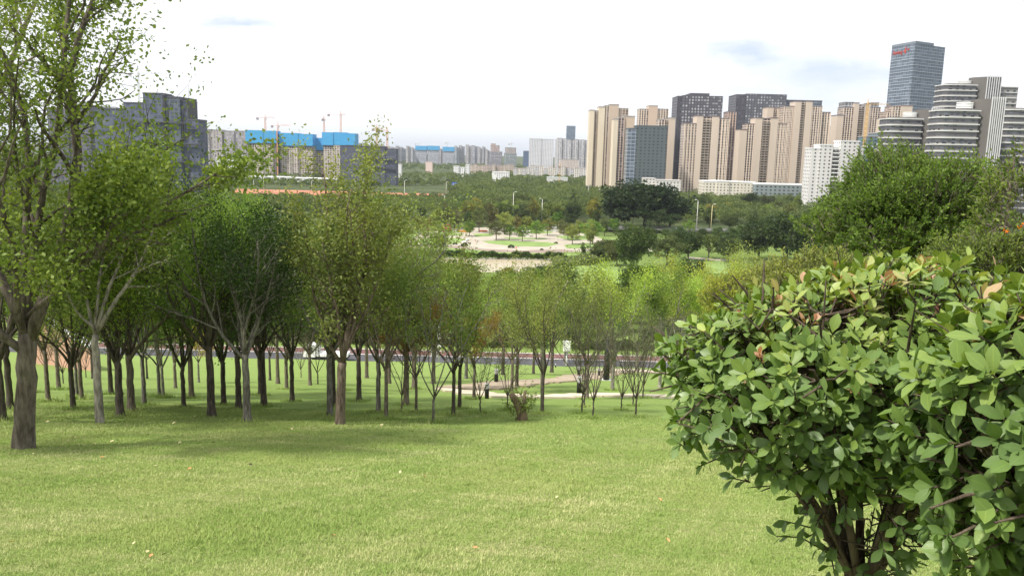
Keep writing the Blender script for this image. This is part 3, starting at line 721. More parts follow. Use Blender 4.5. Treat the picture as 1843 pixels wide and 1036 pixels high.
# ---------------------------------------------------------------- vehicle on the road
def wheel(parent, x, y, z, r=.42):
    m = MB(); prof = [(r*.62, -.12), (r, -.12), (r, .12), (r*.62, .12)]
    k = 20; n0 = 0
    for rr, yy in prof:
        for i in range(k): a = 2*PI*i/k; m.v.append((x+rr*math.cos(a), y+yy, z+rr*math.sin(a)))
    for j in range(3):
        for i in range(k): i2 = (i+1) % k; m.f.append((j*k+i, j*k+i2, (j+1)*k+i2, (j+1)*k+i))
    w = m.build('wheel', MAT['rubber'], parent)
    m = MB()
    for yy in (-.125, .1):
        n = len(m.v)
        for i in range(k): a = 2*PI*i/k; m.v.append((x+r*.62*math.cos(a), y+yy, z+r*.62*math.sin(a)))
        m.f.append(tuple(range(n, n+k)))
    m.build('rim', MAT['white'], w)
def truck():
    y = 113.0; xl = at(549, 650, y).x; x1 = at(628, 650, y).x; L = x1-xl
    r = empty('cargo_truck', (xl, y, ROADZ+.02)); tag(r, 'white cargo truck parked on the road, glimpsed between trunks at mid left', 'truck')
    m = MB(); m.box(0, L, -.9, .9, .62, .85); m.build('chassis', MAT['black'], r)
    m = MB(); m.prism([(0, 0), (0, 0)], 0, 0) if False else None
    V = [(.0, .8), (1.75, .8), (1.75, 2.55), (.55, 2.55), (.12, 1.65), (.0, 1.5)]
    for s, nm in ((0, 'cab'),):
        n = len(V); m.v = [(a, -1.0, b) for a, b in V] + [(a, 1.0, b) for a, b in V]
        m.f = [tuple(range(n)), tuple(range(2*n-1, n-1, -1))] + [(i, n+i, n+(i+1) % n, (i+1) % n) for i in range(n)]
    cab = m.build('cab', MAT['white'], r)
    m = MB(); m.box(.55, 1.35, -1.012, -.99, 1.6, 2.3); m.build('window', MAT['darkglass'], cab)
    m = MB(); m.v = [(.10, -.85, 1.68), (.10, .85, 1.68), (.50, .85, 2.45), (.50, -.85, 2.45)]; m.f = [(0, 1, 2, 3)]; m.build('windscreen', MAT['darkglass'], cab)
    m = MB(); m.box(1.95, L, -1.1, 1.1, .95, 1.35); m.build('cargo_bed', MAT['white'], r)
    m = MB(); m.box(1.95, 2.1, -1.1, 1.1, 1.35, 2.3); m.build('headboard', MAT['white'], r)
    for xx in (1.0, L-1.3):
        for yy in (-.92, .92): wheel(r, xx, yy, .42)
    m = MB(); m.box(-.04, .02, -.9, -.6, .95, 1.15); m.build('headlight', MAT['metal'], r); m = MB(); m.box(-.04, .02, .6, .9, .95, 1.15); m.build('headlight', MAT['metal'], r)
truck()
# pinkish wall on the left, and white fence piece
g0 = at(60, 650, 90); g1 = at(178, 655, 84)
r = empty('boundary_wall', (0, 0, 0))
def wallseg(a, b, z0, z1, th, nm, mat, parent, color=None):
    d = Vector((b[0]-a[0], b[1]-a[1], 0)).normalized(); w = Vector((-d.y, d.x, 0))*th/2
    m = MB(); m.prism([(a[0]-w.x, a[1]-w.y), (b[0]-w.x, b[1]-w.y), (b[0]+w.x, b[1]+w.y), (a[0]+w.x, a[1]+w.y)], z0, z1); return m.build(nm, mat, parent, color=color)
a = G(70, 655); b = G(172, 667)
wallseg((a.x, a.y), (b.x, b.y), b.z-4, b.z+1.3, .3, 'panel', MAT['tinted'], r, (.52, .31, .23))
wallseg((a.x, a.y), (b.x, b.y), b.z+1.3, b.z+1.45, .5, 'coping', MAT['white'], r)
tag(r, 'pinkish orange wall at the foot of the lawn on the far left', 'wall')

# ---------------------------------------------------------------- trees beyond the road and over the park (low detail, shared meshes)
def blob_tree(seed, H=10.0, rad=4.0, trunk=.28, nclump=60, per=46, leaf=.42, flat=1.0, low=.28):
    r_ = np.random.default_rng(seed); rr = random.Random(seed)
    cz = H*(low + (1-low)/2); rz = H*(1-low)/2
    tr = MB(); tr.tube([(0, 0, -1), (0, 0, H*.2), (rr.uniform(-.2, .2), 0, H*.5)], [trunk*1.2, trunk, trunk*.5], 7)
    cs = []
    for i in range(nclump):
        d = rand_dirs(1, r_)[0]; q = r_.uniform(.35, 1.0)**.6
        env = 1 + .22*math.sin(d[0]*4+seed) + .18*math.sin(d[1]*5+d[2]*3+seed*2)
        c = np.array([d[0]*rad, d[1]*rad, d[2]*rz*flat])*q*env + np.array([0, 0, cz])
        if c[2] < H*low*.8: c[2] = H*low*.8 + r_.uniform(0, .1)*H
        cs.append(c)
        if i % 5 == 0: tr.tube([(0, 0, H*rr.uniform(.18, .4)), tuple(c*[.5, .5, 1]*np.array([1, 1, .85])), tuple(c)], [trunk*.5, trunk*.28, trunk*.08], 4, False)
    cs = np.array(cs)
    base = np.repeat(cs, per, 0); off = rand_dirs(len(base), r_)*(r_.random((len(base), 1))**.45)*rad*.20
    off[:, 2] *= .75
    Pt = base+off
    A = off/(np.linalg.norm(off, axis=1, keepdims=True)+1e-6) + rand_dirs(len(base), r_)*.8
    V, idx = leaf_quads(Pt, A, leaf, .62, .1, seed)
    cl = np.repeat(r_.random(nclump), per)
    return tr, V, idx, np.clip(.3*r_.random(len(base))+.7*cl, 0, 1)
B = [build_tree('park_tree', blob_tree(s, 10, rd, .22, int(nc*1.5), 60, lf*1.2, fl, lo), BK_D, MDG) for s, rd, nc, lf, fl, lo in
     ((201, 3.9, 62, .36, 1, .25), (202, 4.6, 75, .38, .9, .2), (203, 3.0, 48, .32, 1.1, .3), (204, 4.2, 44, .34, 1, .3), (205, 5.2, 90, .40, .85, .15))]
def mid_tree(px, pyb, ty, wpx, lc, label, group=None, k=None, cat='tree', bk=BK_D, dy=0):
    g = G(px, pyb); g.y += dy; g.z = float(height(g.x, g.y))
    hgt = max(2.0, at(px, ty, g.y).z-g.z); k = random.randrange(5) if k is None else k
    rd = (3.9, 4.6, 3.0, 4.2, 5.2)[k]
    o = proto_copy(B[k], g, random.uniform(0, 6.28), 1, lc, bk)
    sx = wpx*g.y/F/2/rd if wpx else hgt/10*random.uniform(.85, 1.15)
    o.scale = (sx, sx, hgt/10)
    tag(o, label, cat, group); return o
def tint(c, v=.18):
    a = 1+random.uniform(-v, v); return tuple(max(.01, x*a*(1+random.uniform(-.08, .08))) for x in c)
# landmark trees
mid_tree(1160, 412, 322, 150, (.020, .040, .016), 'huge dark banyan-like tree in front of the netted tower', k=4)
mid_tree(1205, 411, 352, 70, (.024, .046, .018), 'dark tree at the right shoulder of the huge dark tree', k=1)
mid_tree(1112, 410, 340, 60, (.022, .042, .018), 'dark tree at the left shoulder of the huge dark tree', k=1)
mid_tree(1185, 418, 376, 56, (.035, .065, .025), 'rounded dark green tree at the foot of the huge dark tree', k=3)
mid_tree(1350, 386, 347, 34, (.028, .05, .02), 'dark tree in front of the white lowrise block', k=1)
mid_tree(1415, 470, 378, 110, (.040, .070, .026), 'broad dark green tree in the right middle distance', k=4)
mid_tree(1365, 468, 392, 80, (.045, .075, .028), 'dark green tree on the left flank of the broad dark tree', k=1)
mid_tree(1462, 480, 372, 80, (.05, .085, .03), 'dark tree between the broad dark tree and the round bright tree', k=1)
mid_tree(1140, 486, 404, 74, (.055, .095, .028), 'tall leafy green tree right of the pond', k=1)
mid_tree(1275, 466, 420, 50, (.09, .13, .04), 'tree with a pale trunk on the bright lawn behind the bush', k=3, bk=BK_P)
mid_tree(1238, 470, 414, 56, (.055, .09, .03), 'dark green tree beside the low bridge', k=0)
mid_tree(1200, 478, 425, 50, (.08, .11, .045), 'greyish green tree below the low bridge', k=3)
mid_tree(1310, 472, 425, 46, (.06, .095, .035), 'small dark tree right of the pale-trunked lawn tree', k=0)
mid_tree(1150, 545, 470, 76, (.07, .125, .03), 'round green tree above the pale-barked saplings', k=4)
mid_tree(1240, 520, 465, 60, (.04, .07, .028), 'dark tree with bare grey twigs in front', k=1)
mid_tree(815, 540, 468, 100, (.08, .12, .035), 'broad tree with feathery crown in front of the pond', k=1)
mid_tree(985, 530, 474, 110, (.05, .085, .035), 'dark green tree at the near right shore of the pond', k=4)
mid_tree(925, 560, 488, 80, (.13, .20, .05), 'light green tree below the pond', k=0)
for ii, (x, yb, yt) in enumerate(((1172, 432, 408), (1198, 436, 410), (1222, 431, 406), (1262, 437, 410), (1290, 434, 408), (1318, 440, 409), (1338, 434, 404))):
    mid_tree(x, yb, yt, None, tint((.07, .115, .04)), 'small tree, %s from left in the line before the low bridge' % ORD[ii], 'trees before the low bridge')
gl = 'trees between the road and the pond'
lb = {'a': 'green tree among the many standing between the road and the pond'}
n = 0
pnames = ['mid green', 'olive', 'bright green', 'yellowish green', 'lime green', 'dark green', 'dull green', 'yellow']
palette = [MDG, OLV, BRT, (.17, .21, .06), LIME, (.045, .08, .028), (.10, .14, .05), (.22, .21, .07)]
def top_lim(px):
    xs = [0, 300, 560, 700, 740, 1040, 1060, 1140, 1250, 1330, 1520, 1843]; ys = [400, 380, 400, 455, 492, 500, 512, 500, 496, 494, 462, 440]
    return float(np.interp(px, xs, ys))
for row, pyb in enumerate((600, 582, 562, 543, 525, 512)):
    px = 20 + 17*(row % 2)
    while px < 1560:
        x = px + random.uniform(-12, 12); pb = pyb + random.uniform(-6, 6)
        if not (1060 < x < 1150 and pyb < 530) and not (1225 < x < 1345 and pyb < 530):
            ty = top_lim(x) + random.uniform(0, 34) + (600-pyb)*.0 + (8*(6-row) if False else 0)
            ty = min(ty, pb-28)
            wh = (('just beyond the road', 'midway from the road to the pond', 'close to the near shore of the pond')[row//2], ('left part of', 'centre of', 'right part of')[0 if x < 520 else 1 if x < 1040 else 2])
            ci = random.choice((0, 0, 1, 1, 2, 3, 4, 5, 5, 5, 5, 5, 6, 6, 7)); cw = pnames[ci]
            mid_tree(x, pb, ty, None, tint(palette[ci], .38), '%s tree %s, %s the picture' % (cw, *wh), '%s trees %s, %s' % (cw, *wh))
            n += 1
        px += 62 if row < 3 else 58
# trees round the pond and on the plaza
plz = [(752, 420, 388), (770, 424, 390), (712, 440, 395), (735, 428, 398), (690, 425, 380), (668, 440, 400), (862, 418, 376), (883, 412, 372), (845, 425, 398), (908, 422, 380), (893, 432, 396), (930, 424, 392), (948, 418, 388),
       (965, 430, 396), (985, 424, 392), (1010, 420, 398), (1022, 432, 400), (1042, 428, 396), (1066, 440, 394), (1062, 446, 402), (1003, 410, 380), (1030, 440, 404), (820, 412, 375), (800, 414, 372), (785, 410, 376), (940, 434, 404), (917, 432, 402), (1088, 425, 396), (1104, 420, 392), (1240, 425, 395), (875, 405, 366), (960, 406, 362), (842, 402, 362), (905, 403, 360)]
for i, (x, yb, yt) in enumerate(plz):
    hf = 'near' if yb >= 424 else 'far'; od = ORD[sorted(q[0] for q in plz if (q[1] >= 424) == (yb >= 424)).index(x)]
    mid_tree(x, yb, yt, None, tint(random.choice([OLV, (.10, .13, .05), (.17, .19, .055), MDG, (.13, .15, .07)])), 'small tree, %s from left on the %s half of the pale plaza' % (od, hf), 'trees on the plaza', k=(0, 3, 3, 2)[i % 4], bk=BK_M)
o = mid_tree(791, 452, 421, 22, (.06, .09, .04), 'small round tree on the near plaza lawn', k=0)
for ii, (x, yb, yt) in enumerate(sorted(((1075, 470, 440), (1095, 462, 428), (1080, 455, 432), (1050, 462, 440), (1110, 478, 436), (1215, 445, 415), (1165, 440, 410), (1180, 460, 428), (1150, 455, 420)))):
    mid_tree(x, yb, yt, None, tint((.09, .13, .05)), 'bushy tree, %s from left on the right shore of the pond' % ORD[ii], 'trees at the right end of the pond')
# front edge of the wood
k = 0
for row, pyb in enumerate((411, 401, 392, 384)):
    px = 350 + 13*(row % 2)
    while px < 1500:
        x = px + random.uniform(-10, 10)
        if not (1085 < x < 1235 and pyb > 380):
            t_ = (.055, .085, .033) if random.random() < .5 else random.choice(((.10, .14, .04), (.085, .115, .05), (.15, .16, .045), (.045, .07, .03)))
            ww = 'below the blue-screened towers' if x < 700 else 'behind the pale plaza' if x < 1085 else 'right of the huge dark tree'
            cw = 'dark green' if t_[1] < .09 else 'green' if t_[0] < .09 else 'yellowish green'
            mid_tree(x, pyb+random.uniform(-3, 3), pyb-(random.uniform(26, 40) if not 405 < x < 815 else random.uniform(16, 24)), None, tint(tuple(q*1.25 for q in t_)), '%s tree at the front of the wood, %s' % (cw, ww), '%s trees at the front of the wood, %s' % (cw, ww))
            k += 1
        px += 42 if row < 3 else 48
# the wood behind them: one mass
def far_wood():
    r_ = np.random.default_rng(77); Vs = []; Is = []; Rs = []; tot = 0
    trees = []
    def band(y0, y1, dens, hmin, hmax, nl, lf):
        y = y0
        while y < y1:
            sp = dens*(y/600)**.55; w = .72*y
            x = -w + r_.uniform(0, sp)
            while x < w:
                trees.append((x+r_.normal()*sp*.25, y+r_.normal()*sp*.3, r_.uniform(hmin, hmax), nl, lf)); x += sp*r_.uniform(.75, 1.25)
            y += sp*.95
    band(560, 820, 9, 8, 15, 190, 1.5); band(820, 1150, 11, 8, 14, 110, 2.2); band(1150, 1900, 14, 8, 13, 70, 3.2); band(1900, 3300, 20, 8, 13, 46, 4.6)
    def clear(x, y):
        # projected test against open places seen in the photo
        v = Vector((x, y, 0)) - EYE; pxx = W0/2 + F*v.dot(_r)/v.dot(_f); pyy = H0/2 - F*v.dot(_u)/v.dot(_f)
        if 415 < pxx < 810 and 336 < pyy < 358: return False
        if 700 < pxx < 860 and 308 < pyy < 318: return False
        if pxx > 1640 and pyy > 330: return True
        if 1150 < pxx < 1460 and 340 < pyy < 350: return True
        return True
    for x, y, h, nl, lf in trees:
        if not clear(x, y): continue
        v = Vector((x, y, 0)) - EYE; qx = W0/2 + F*v.dot(_r)/v.dot(_f); qy = H0/2 - F*v.dot(_u)/v.dot(_f)
        if 405 < qx < 815 and 326 < qy < 376: h *= .5
        rad = h*r_.uniform(.42, .6); d = rand_dirs(nl, r_); d[:, 2] = np.abs(d[:, 2])*1.0-.25
        q = r_.uniform(.7, 1.05, (nl, 1)); Pt = d*q*np.array([rad, rad, h*.5]) + np.array([x, y, h*.5])
        V, idx = leaf_quads(Pt, d+rand_dirs(nl, r_)*.7, lf*.6, .9, .1, int(r_.integers(1e9)))
        Vs.append(V); Is.append(idx+tot); tot += len(V)
        Rs.append(np.clip(r_.random()*.75 + r_.random(nl)*.35, 0, 1))
    o = mesh_np('far_wood', np.concatenate(Vs), 4, np.concatenate(Is), MAT['leaf'], None, {'rnd': ('FACE', np.concatenate(Rs))}); o.color = (.095, .14, .052, 1)
    tag(o, 'wood of mixed green trees spreading over the plain up to the city', 'wood', kind='stuff')
far_wood()

V, idx, rv = None, None, None
def road_hedge():
    r_ = np.random.default_rng(91); n = 60000; x = r_.uniform(-78, 95, n); hh = 2.2+1.3*np.sin(x*.31)+.9*np.sin(x*.83+1)+.5*np.sin(x*2.1)
    keep = ~((x > 6) & (x < 8.5)); z = ROADZ + hh*r_.random(n)**.6; y = 123.6+r_.uniform(0, 3.2, n)
    Pt = np.stack((x, y, z), 1)[keep]; V, idx = leaf_quads(Pt, rand_dirs(len(Pt), r_), .34, .6, .1, 5)
    o = mesh_np('roadside_hedge', V, 4, idx, MAT['leaf'], None, {'rnd': ('FACE', r_.random(len(Pt)))}); o.color = (.042, .068, .026, 1)
    tag(o, 'uneven dark green hedge on the far side of the road', 'hedge')
road_hedge()
# clipped hedge along the pond, round shrubs on the plaza
def hedge_mesh(pts, w, h, n, lf, seed):
    r_ = np.random.default_rng(seed); P0 = np.array([[p.x, p.y] for p in pts]); seg = r_.integers(0, len(pts)-1, n); t = r_.random(n)
    c = P0[seg]*(1-t[:, None]) + P0[seg+1]*t[:, None]
    z = h*(r_.random(n)**.5)*(1+.22*np.sin(c[:, 0]*.45)+.15*np.sin(c[:, 0]*1.3)); y = r_.uniform(-w/2, w/2, n)
    Pt = np.stack((c[:, 0]+r_.normal(size=n)*.3, c[:, 1]+y, z), 1); A = rand_dirs(n, r_); A[:, 2] = np.abs(A[:, 2])
    V, idx = leaf_quads(Pt, A, lf, .6, .1, seed); return V, idx, r_.random(n)
V, idx, rv = hedge_mesh([G(728, 463), G(800, 464), G(880, 466), G(960, 467), G(1020, 468)], 2.5, 2.7, 24000, .5, 31)
o = mesh_np('pond_hedge', V, 4, idx, MAT['leaf'], None, {'rnd': ('FACE', rv)}); o.color = (.05, .095, .032, 1)
tag(o, 'dark green hedge along the far bank of the pond', 'hedge')
V, idx, rv = hedge_mesh([G(995, 480), G(1030, 476), G(1060, 472), G(1090, 466), G(1100, 460)], 16, 2.4, 16000, .8, 32)
o = mesh_np('reeds', V, 4, idx, MAT['leaf'], None, {'rnd': ('FACE', rv)}); o.color = (.16, .21, .10, 1)
tag(o, 'pale grey-green reeds at the right end of the pond', 'reeds', kind='stuff')
def shrub(px, py, w, lc, label, group):
    g = G(px, py); n = 420; r_ = np.random.default_rng(int(px*7)); d = rand_dirs(n, r_); d[:, 2] = np.abs(d[:, 2]); s = w*g.y/F/2
    V, idx = leaf_quads(d*s*r_.uniform(.8, 1, (n, 1))*np.array([1, 1, .9]), d+rand_dirs(n, r_)*.6, s*.28, .7, .1, 2)
    o = mesh_np('round_shrub', V, 4, idx, MAT['leaf'], None, {'rnd': ('FACE', r_.random(n))}); o.color = (*lc, 1); o.location = g; tag(o, label, 'shrub', group)
gs = 'clipped shrubs on the plaza'
for px, py, w, lab in ((750, 436, 6, 'small clipped dark shrub at the left end of the first plaza lawn'), (747, 442, 7, 'clipped dark shrub on the brown path at the far left of the plaza'), (772, 442, 6, 'left one of two touching dark shrubs below the plaza lawn'), (779, 442, 7, 'right one of two touching dark shrubs below the plaza lawn'),
                       (819, 440, 8, 'round dark shrub left of the white slide'), (836, 443, 12, 'wide dark shrub directly below the white slide'), (920, 446, 11, 'dark shrub beside the red figure on the plaza'), (975, 450, 6, 'isolated small dark shrub on the right of the plaza'), (1001, 438, 6, 'reddish dark shrub by the right bend of the plaza path'), (1080, 450, 14, 'low wide green shrub at the right end of the plaza')):
    shrub(px, py, w, (.035, .06, .025), lab, gs)
# white slide, red drum, orange benches, kiosk
def box_thing(name, px, py, wpx, hpx, depth, mat, label, cat, color=None, roof=None):
    g = G(px, py); s = g.y/F; r = empty(name, g); w = wpx*s/2; h = hpx*s
    m = MB(); m.box(-w, w, 0, depth, 0, h); m.build('body', mat, r, color=color)
    if roof is not None: m = MB(); m.box(-w*1.12, w*1.12, -.4, depth+.4, h, h+.35); m.build('roof', MAT['tinted'], r, color=roof)
    tag(r, label, cat); return r
g = G(836, 438); s = g.y/F; r = empty('white_slide', g)
m = MB(); w = 7*s; m.v = [(-w, 0, 0), (w*.6, 0, 8*s), (w, 0, 8*s), (-w*.3, 0, 0), (-w, 4, 0), (w*.6, 4, 8*s), (w, 4, 8*s), (-w*.3, 4, 0)]
m.f = [(0, 3, 2, 1), (4, 5, 6, 7), (0, 1, 5, 4), (1, 2, 6, 5), (2, 3, 7, 6), (3, 0, 4, 7)]; m.build('chute', MAT['white'], r)
m = MB(); m.tube([(w*.8, .3, 0), (w*.8, .3, 8*s)], .15, 6); m.tube([(w*.8, 3.7, 0), (w*.8, 3.7, 8*s)], .15, 6); m.build('support', MAT['metal'], r)
tag(r, 'white sloping slide structure in the middle of the plaza', 'slide')
g = G(804, 417); s = g.y/F; r = empty('red_drum_pavilion', g)
m = MB(); m.lathe(0, 0, [(7.5*s, 0), (7.5*s, 11*s)], 24); m.build('wall', MAT['tinted'], r, True, color=(.40, .10, .06))
m = MB(); m.lathe(0, 0, [(8*s, 11*s), (8*s, 12*s), (2*s, 13.5*s)], 24); m.build('roof', MAT['tinted'], r, True, color=(.30, .08, .06))
tag(r, 'round red drum-shaped pavilion behind the plaza trees', 'pavilion')
box_thing('orange_bench', 836, 418, 22, 3, 1.5, MAT['tinted'], 'long low orange bench right of the red drum', 'bench', (.75, .28, .04))
box_thing('orange_bench', 870, 417, 14, 2.5, 1.5, MAT['tinted'], 'shorter red-orange bench further right behind the plaza', 'bench', (.60, .16, .05))
box_thing('white_kiosk', 946, 426, 14, 9, 5, MAT['white'], 'small white kiosk with dark doorway among plaza trees', 'kiosk', None, (.5, .48, .45))
box_thing('kiosk_booth', 937, 426, 7, 10, 4, MAT['black'], 'dark booth attached left of the white kiosk', 'booth')
box_thing('white_pavilion', 808, 385, 10, 5, 5, MAT['white'], 'small white canopy above the trees behind the red drum', 'canopy')
box_thing('white_shed', 990, 417, 22, 7, 6, MAT['tinted'], 'low pale shed behind the plaza at its right end', 'shed', (.6, .6, .57), (.3, .3, .3))
# people on the plaza, a few pixels tall
def person(px, py, col, label, h=1.75):
    g = G(px, py); me = bpy.data.meshes.new('person')
    J = [(0, 0, .95), (0, 0, 1.2), (0, 0, 1.45), (0, 0, 1.55), (0, 0, 1.68), (.1, 0, .9), (.12, .05, .5), (.12, 0, .05), (-.1, 0, .9), (-.12, -.1, .5), (-.13, 0, .05), (.2, 0, 1.42), (.27, 0, 1.15), (.27, -.1, .9), (-.2, 0, 1.42), (-.27, 0, 1.15), (-.27, .1, .9)]
    E = [(0, 1), (1, 2), (2, 3), (3, 4), (0, 5), (5, 6), (6, 7), (0, 8), (8, 9), (9, 10), (2, 11), (11, 12), (12, 13), (2, 14), (14, 15), (15, 16)]
    rad = [.15, .15, .15, .06, .11, .09, .065, .045, .09, .065, .045, .06, .045, .035, .06, .045, .035]
    me.from_pydata(J, E, []); o = bpy.data.objects.new('person', me); C.objects.link(o); o.location = g; o.scale = (h/1.78,)*3
    md = o.modifiers.new('skin', 'SKIN'); sv = me.skin_vertices[0].data if me.skin_vertices else None
    if sv is None: bpy.context.view_layer.update()
    if me.skin_vertices:
        for i, v in enumerate(me.skin_vertices[0].data): v.radius = (rad[i], rad[i]); v.use_root = (i == 0)
    o.modifiers.new('sub', 'SUBSURF').levels = 1
    me.materials.append(MAT['tinted']); o.color = (*col, 1); tag(o, label, 'person')
person(806, 440, (.35, .13, .06), 'person in brown standing left of the round dark shrub')
person(810, 441, (.05, .05, .06), 'person in dark clothing next to the person in brown')
person(929, 449, (.70, .12, .08), 'person in bright red standing on the plaza path')
person(856, 436, (.65, .30, .28), 'person in pink walking on the pale path right of the slide')
person(861, 436, (.45, .42, .45), 'person in grey beside the one in pink')
# small rescue cabin at the bank
box_thing('life_buoy_post', 897, 466, 3.5, 5, .8, MAT['tinted'], 'small cream post at the pond edge before the hedge', 'post', (.7, .55, .35))

# ---------------------------------------------------------------- street lamps
def lamp(px, ptop, pbase, label, side=1, col=(.62, .61, .55)):
    g = G(px, pbase); h = at(px, ptop, g.y).z-g.z; s = 1
    r = empty('street_lamp', g)
    m = MB(); m.tube([(0, 0, 0), (0, 0, h*.96)], [.26, .16], 8); m.build('pole', MAT['tinted'], r, True, color=col)
    m = MB(); m.tube([(0, 0, h*.94), (side*.5, 0, h*.985), (side*1.6, 0, h)], [.13, .11, .1], 6); m.build('arm', MAT['tinted'], r, True, color=col)
    m = MB(); m.box(side*1.4-.7, side*1.4+.7, -.3, .3, h-.12, h+.12); m.build('lamp_head', MAT['white'], r)
    tag(r, label, 'street lamp', 'tall street lamps over the park road')
lamps = [(1253, 359, 418, 'tall grey lamp left of the pair in front of the white lowrise'), (1279, 367, 418, 'pale yellow lamp right of the pair in front of the white lowrise'), (975, 357, 400, 'lamp with curved head in the wood right of the plaza'),
 (923, 345, 402, 'tall slim lamp rising above the wood behind the plaza'), (800, 351, 378, 'lamp directly above the red drum pavilion'), (728, 324, 372, 'lamp above the wood left of the red earth end'), (760, 361, 376, 'short lamp just right of the red earth'),
 (1058, 334, 360, 'lamp standing before the cream towers on the wood edge'), (1078, 336, 352, 'shorter lamp right of the one before the cream towers'), (1139, 366, 408, 'lamp in front of the huge dark tree'), (1093, 358, 376, 'stub lamp left of the huge dark tree'), (803, 327, 350, 'lamp beside the blue road sign'),
 (1437, 362, 385, 'lamp left of the two beside the glazed lowrise'), (1446, 358, 388, 'lamp right of the two beside the glazed lowrise'), (457, 320, 350, 'lamp at the left end before the blue-screened towers'), (475, 318, 344, 'lamp in front of the first blue-screened tower'), (430, 333, 356, 'lamp at the left end of the red earth'),
 (561, 325, 345, 'lamp below the second blue-screened tower'), (640, 325, 352, 'lamp behind the tall open tree'), (690, 352, 368, 'lamp at the middle of the red earth'), (1229, 340, 360, 'lamp at the foot of the tan tower')]
for i, (a, b, c_, l) in enumerate(lamps): lamp(a, b, c_, l, 1 if i % 2 else -1, (.60, .52, .28) if i == 1 else (.62, .61, .57))
g = G(818, 345); r = empty('road_sign', g); m = MB(); hh = at(818, 328, g.y).z-g.z; s = g.y/F
m.tube([(5*s, 0, 0), (5*s, 0, hh)], .25, 6); m.build('post', MAT['metal'], r); m = MB(); m.box(-5*s, 5*s, -.4, -.2, hh-6*s, hh); m.build('panel', MAT['signblue'], r)
m = MB(); m.box(-3*s, 3*s, -.46, -.41, hh-2.6*s, hh-2.1*s); m.box(-3.6*s, 1.6*s, -.46, -.41, hh-4.3*s, hh-3.8*s); m.build('marking', MAT['white'], r)
tag(r, 'blue road direction sign above the wood', 'road sign')

exec_after = []
# ---------------------------------------------------------------- city
def building(name, label, D, bays, colour, base=0.0, depth=22, roofc=(.35, .33, .31), cat='apartment tower', group=None, ribs=True, extra=None, styles=None, rot=0):
    """bays: (px0, px1, photo y of top, style, setback m)"""
    ss = {'P': 'f_plain', 'W': 'f_tan', 'B': 'f_balc', 'F': 'f_far', 'O': 'f_office', 'D': 'f_officedark', 'G': 'f_glass', 'N': 'f_net', 'E': 'f_netgreen', 'H': 'f_white', 'R': 'f_frame', 'Y': 'f_grey', 'S': 'f_screen', 'L': 'f_low'}
    xs = [at(b[0], b[2], D).x for b in bays] + [at(b[1], b[2], D).x for b in bays]
    cx = (min(xs)+max(xs))/2
    root = empty(name, (cx, D, base), rot); k = 0
    for b in bays:
        px0, px1, ty, st = b[:4]; sb = b[4] if len(b) > 4 else 0; col = b[5] if len(b) > 5 else colour
        Y = D+sb; a0 = at(px0, ty, Y); a1 = at(px1, ty, Y); x0, x1, z = a0.x-cx, a1.x-cx, a0.z-base
        y0 = sb + (.0 if st != 'B' else 1.2); k += 1
        m = MB(); m.box(x0, x1, y0, y0+depth+k*.013, 0, z); m.build('wall', MAT[ss[st]], root, color=col)
        ov = .25
        m = MB(); m.box(x0-ov+.013*k, x1+ov-.011*k, y0-ov, y0+depth+ov, z, z+1.1+.01*k); m.build('roof', MAT['tinted'], root, color=roofc)
        w = x1-x0
        if st == 'W' and ribs and w > 5:
            n = max(2, int(round(w/3.4)))
            for i in range(n+1):
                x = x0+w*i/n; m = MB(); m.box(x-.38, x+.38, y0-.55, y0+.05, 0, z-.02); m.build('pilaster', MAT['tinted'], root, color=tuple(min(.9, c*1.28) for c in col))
        if st == 'B':
            nf = int(z/3.0)
            m = MB()
            for f in range(1, nf):
                m.box(x0+.3, x1-.3, y0-1.25, y0+.02, f*3.0-.12, f*3.0+.95 if f % 2 else f*3.0+.75)
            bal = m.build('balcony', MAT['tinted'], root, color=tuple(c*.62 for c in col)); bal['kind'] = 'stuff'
        if st in 'DO' and ribs:
            n = max(2, int(round(w/4.2)))
            m = MB()
            for i in range(n+1): x = x0+w*i/n; m.box(x-.3, x+.3, y0-.4, y0+.02, 0, z-.02)
            m.build('mullion', MAT['tinted'], root, color=tuple(c*.9 for c in col))
    if extra: extra(root, cx, D)
    tag(root, label, cat, group); return root
TAN = (.58, .485, .395); CRM = (.66, .58, .45); DRK = (.085, .08, .095); GRE = (.23, .22, .21)
building('apartment_tower', 'leftmost cream tower of the right-hand cluster, two bright narrow wings', 1000,
  [(1062, 1070, 199, 'P'), (1070, 1078, 200, 'W', 3, (.42, .36, .30)), (1078, 1089, 193, 'P'), (1089, 1097, 191, 'W', 1, (.45, .38, .31)), (1097, 1114, 189, 'P', .5, (.52, .42, .33)), (1114, 1131, 196, 'W', 2, (.46, .38, .31))], CRM)  # paler bays are sunlit faces, darker ones shaded sides, set by wall colour
building('apartment_tower', 'lower cream tower stepped in front of the leftmost cream tower', 960,
  [(1105, 1113, 215, 'P'), (1113, 1124, 212, 'W', 1, (.42, .34, .29)), (1124, 1143, 210, 'P', 2, (.54, .43, .33))], CRM)  # left bay's sunlit face painted paler than the tan bays
building('apartment_tower', 'cream tower showing above the netted tower', 1120,
  [(1151, 1168, 197, 'W'), (1168, 1184, 191, 'P', -1, (.58, .45, .35)), (1184, 1203, 197, 'W', 1)], TAN)
building('apartment_tower', 'narrow tan tower wedged between the netted tower and the dark office block', 1040, [(1186, 1196, 216, 'W'), (1196, 1204, 214, 'B'), (1204, 1216, 213, 'P', -1)], TAN)
building('netted_tower', 'dark green netted tower block behind the huge dark tree', 900, [(1131, 1146, 232, 'G', 0, (.20, .23, .28)), (1146, 1202, 227, 'E')], (.10, .12, .125), cat='tower block', roofc=(.13, .15, .16))
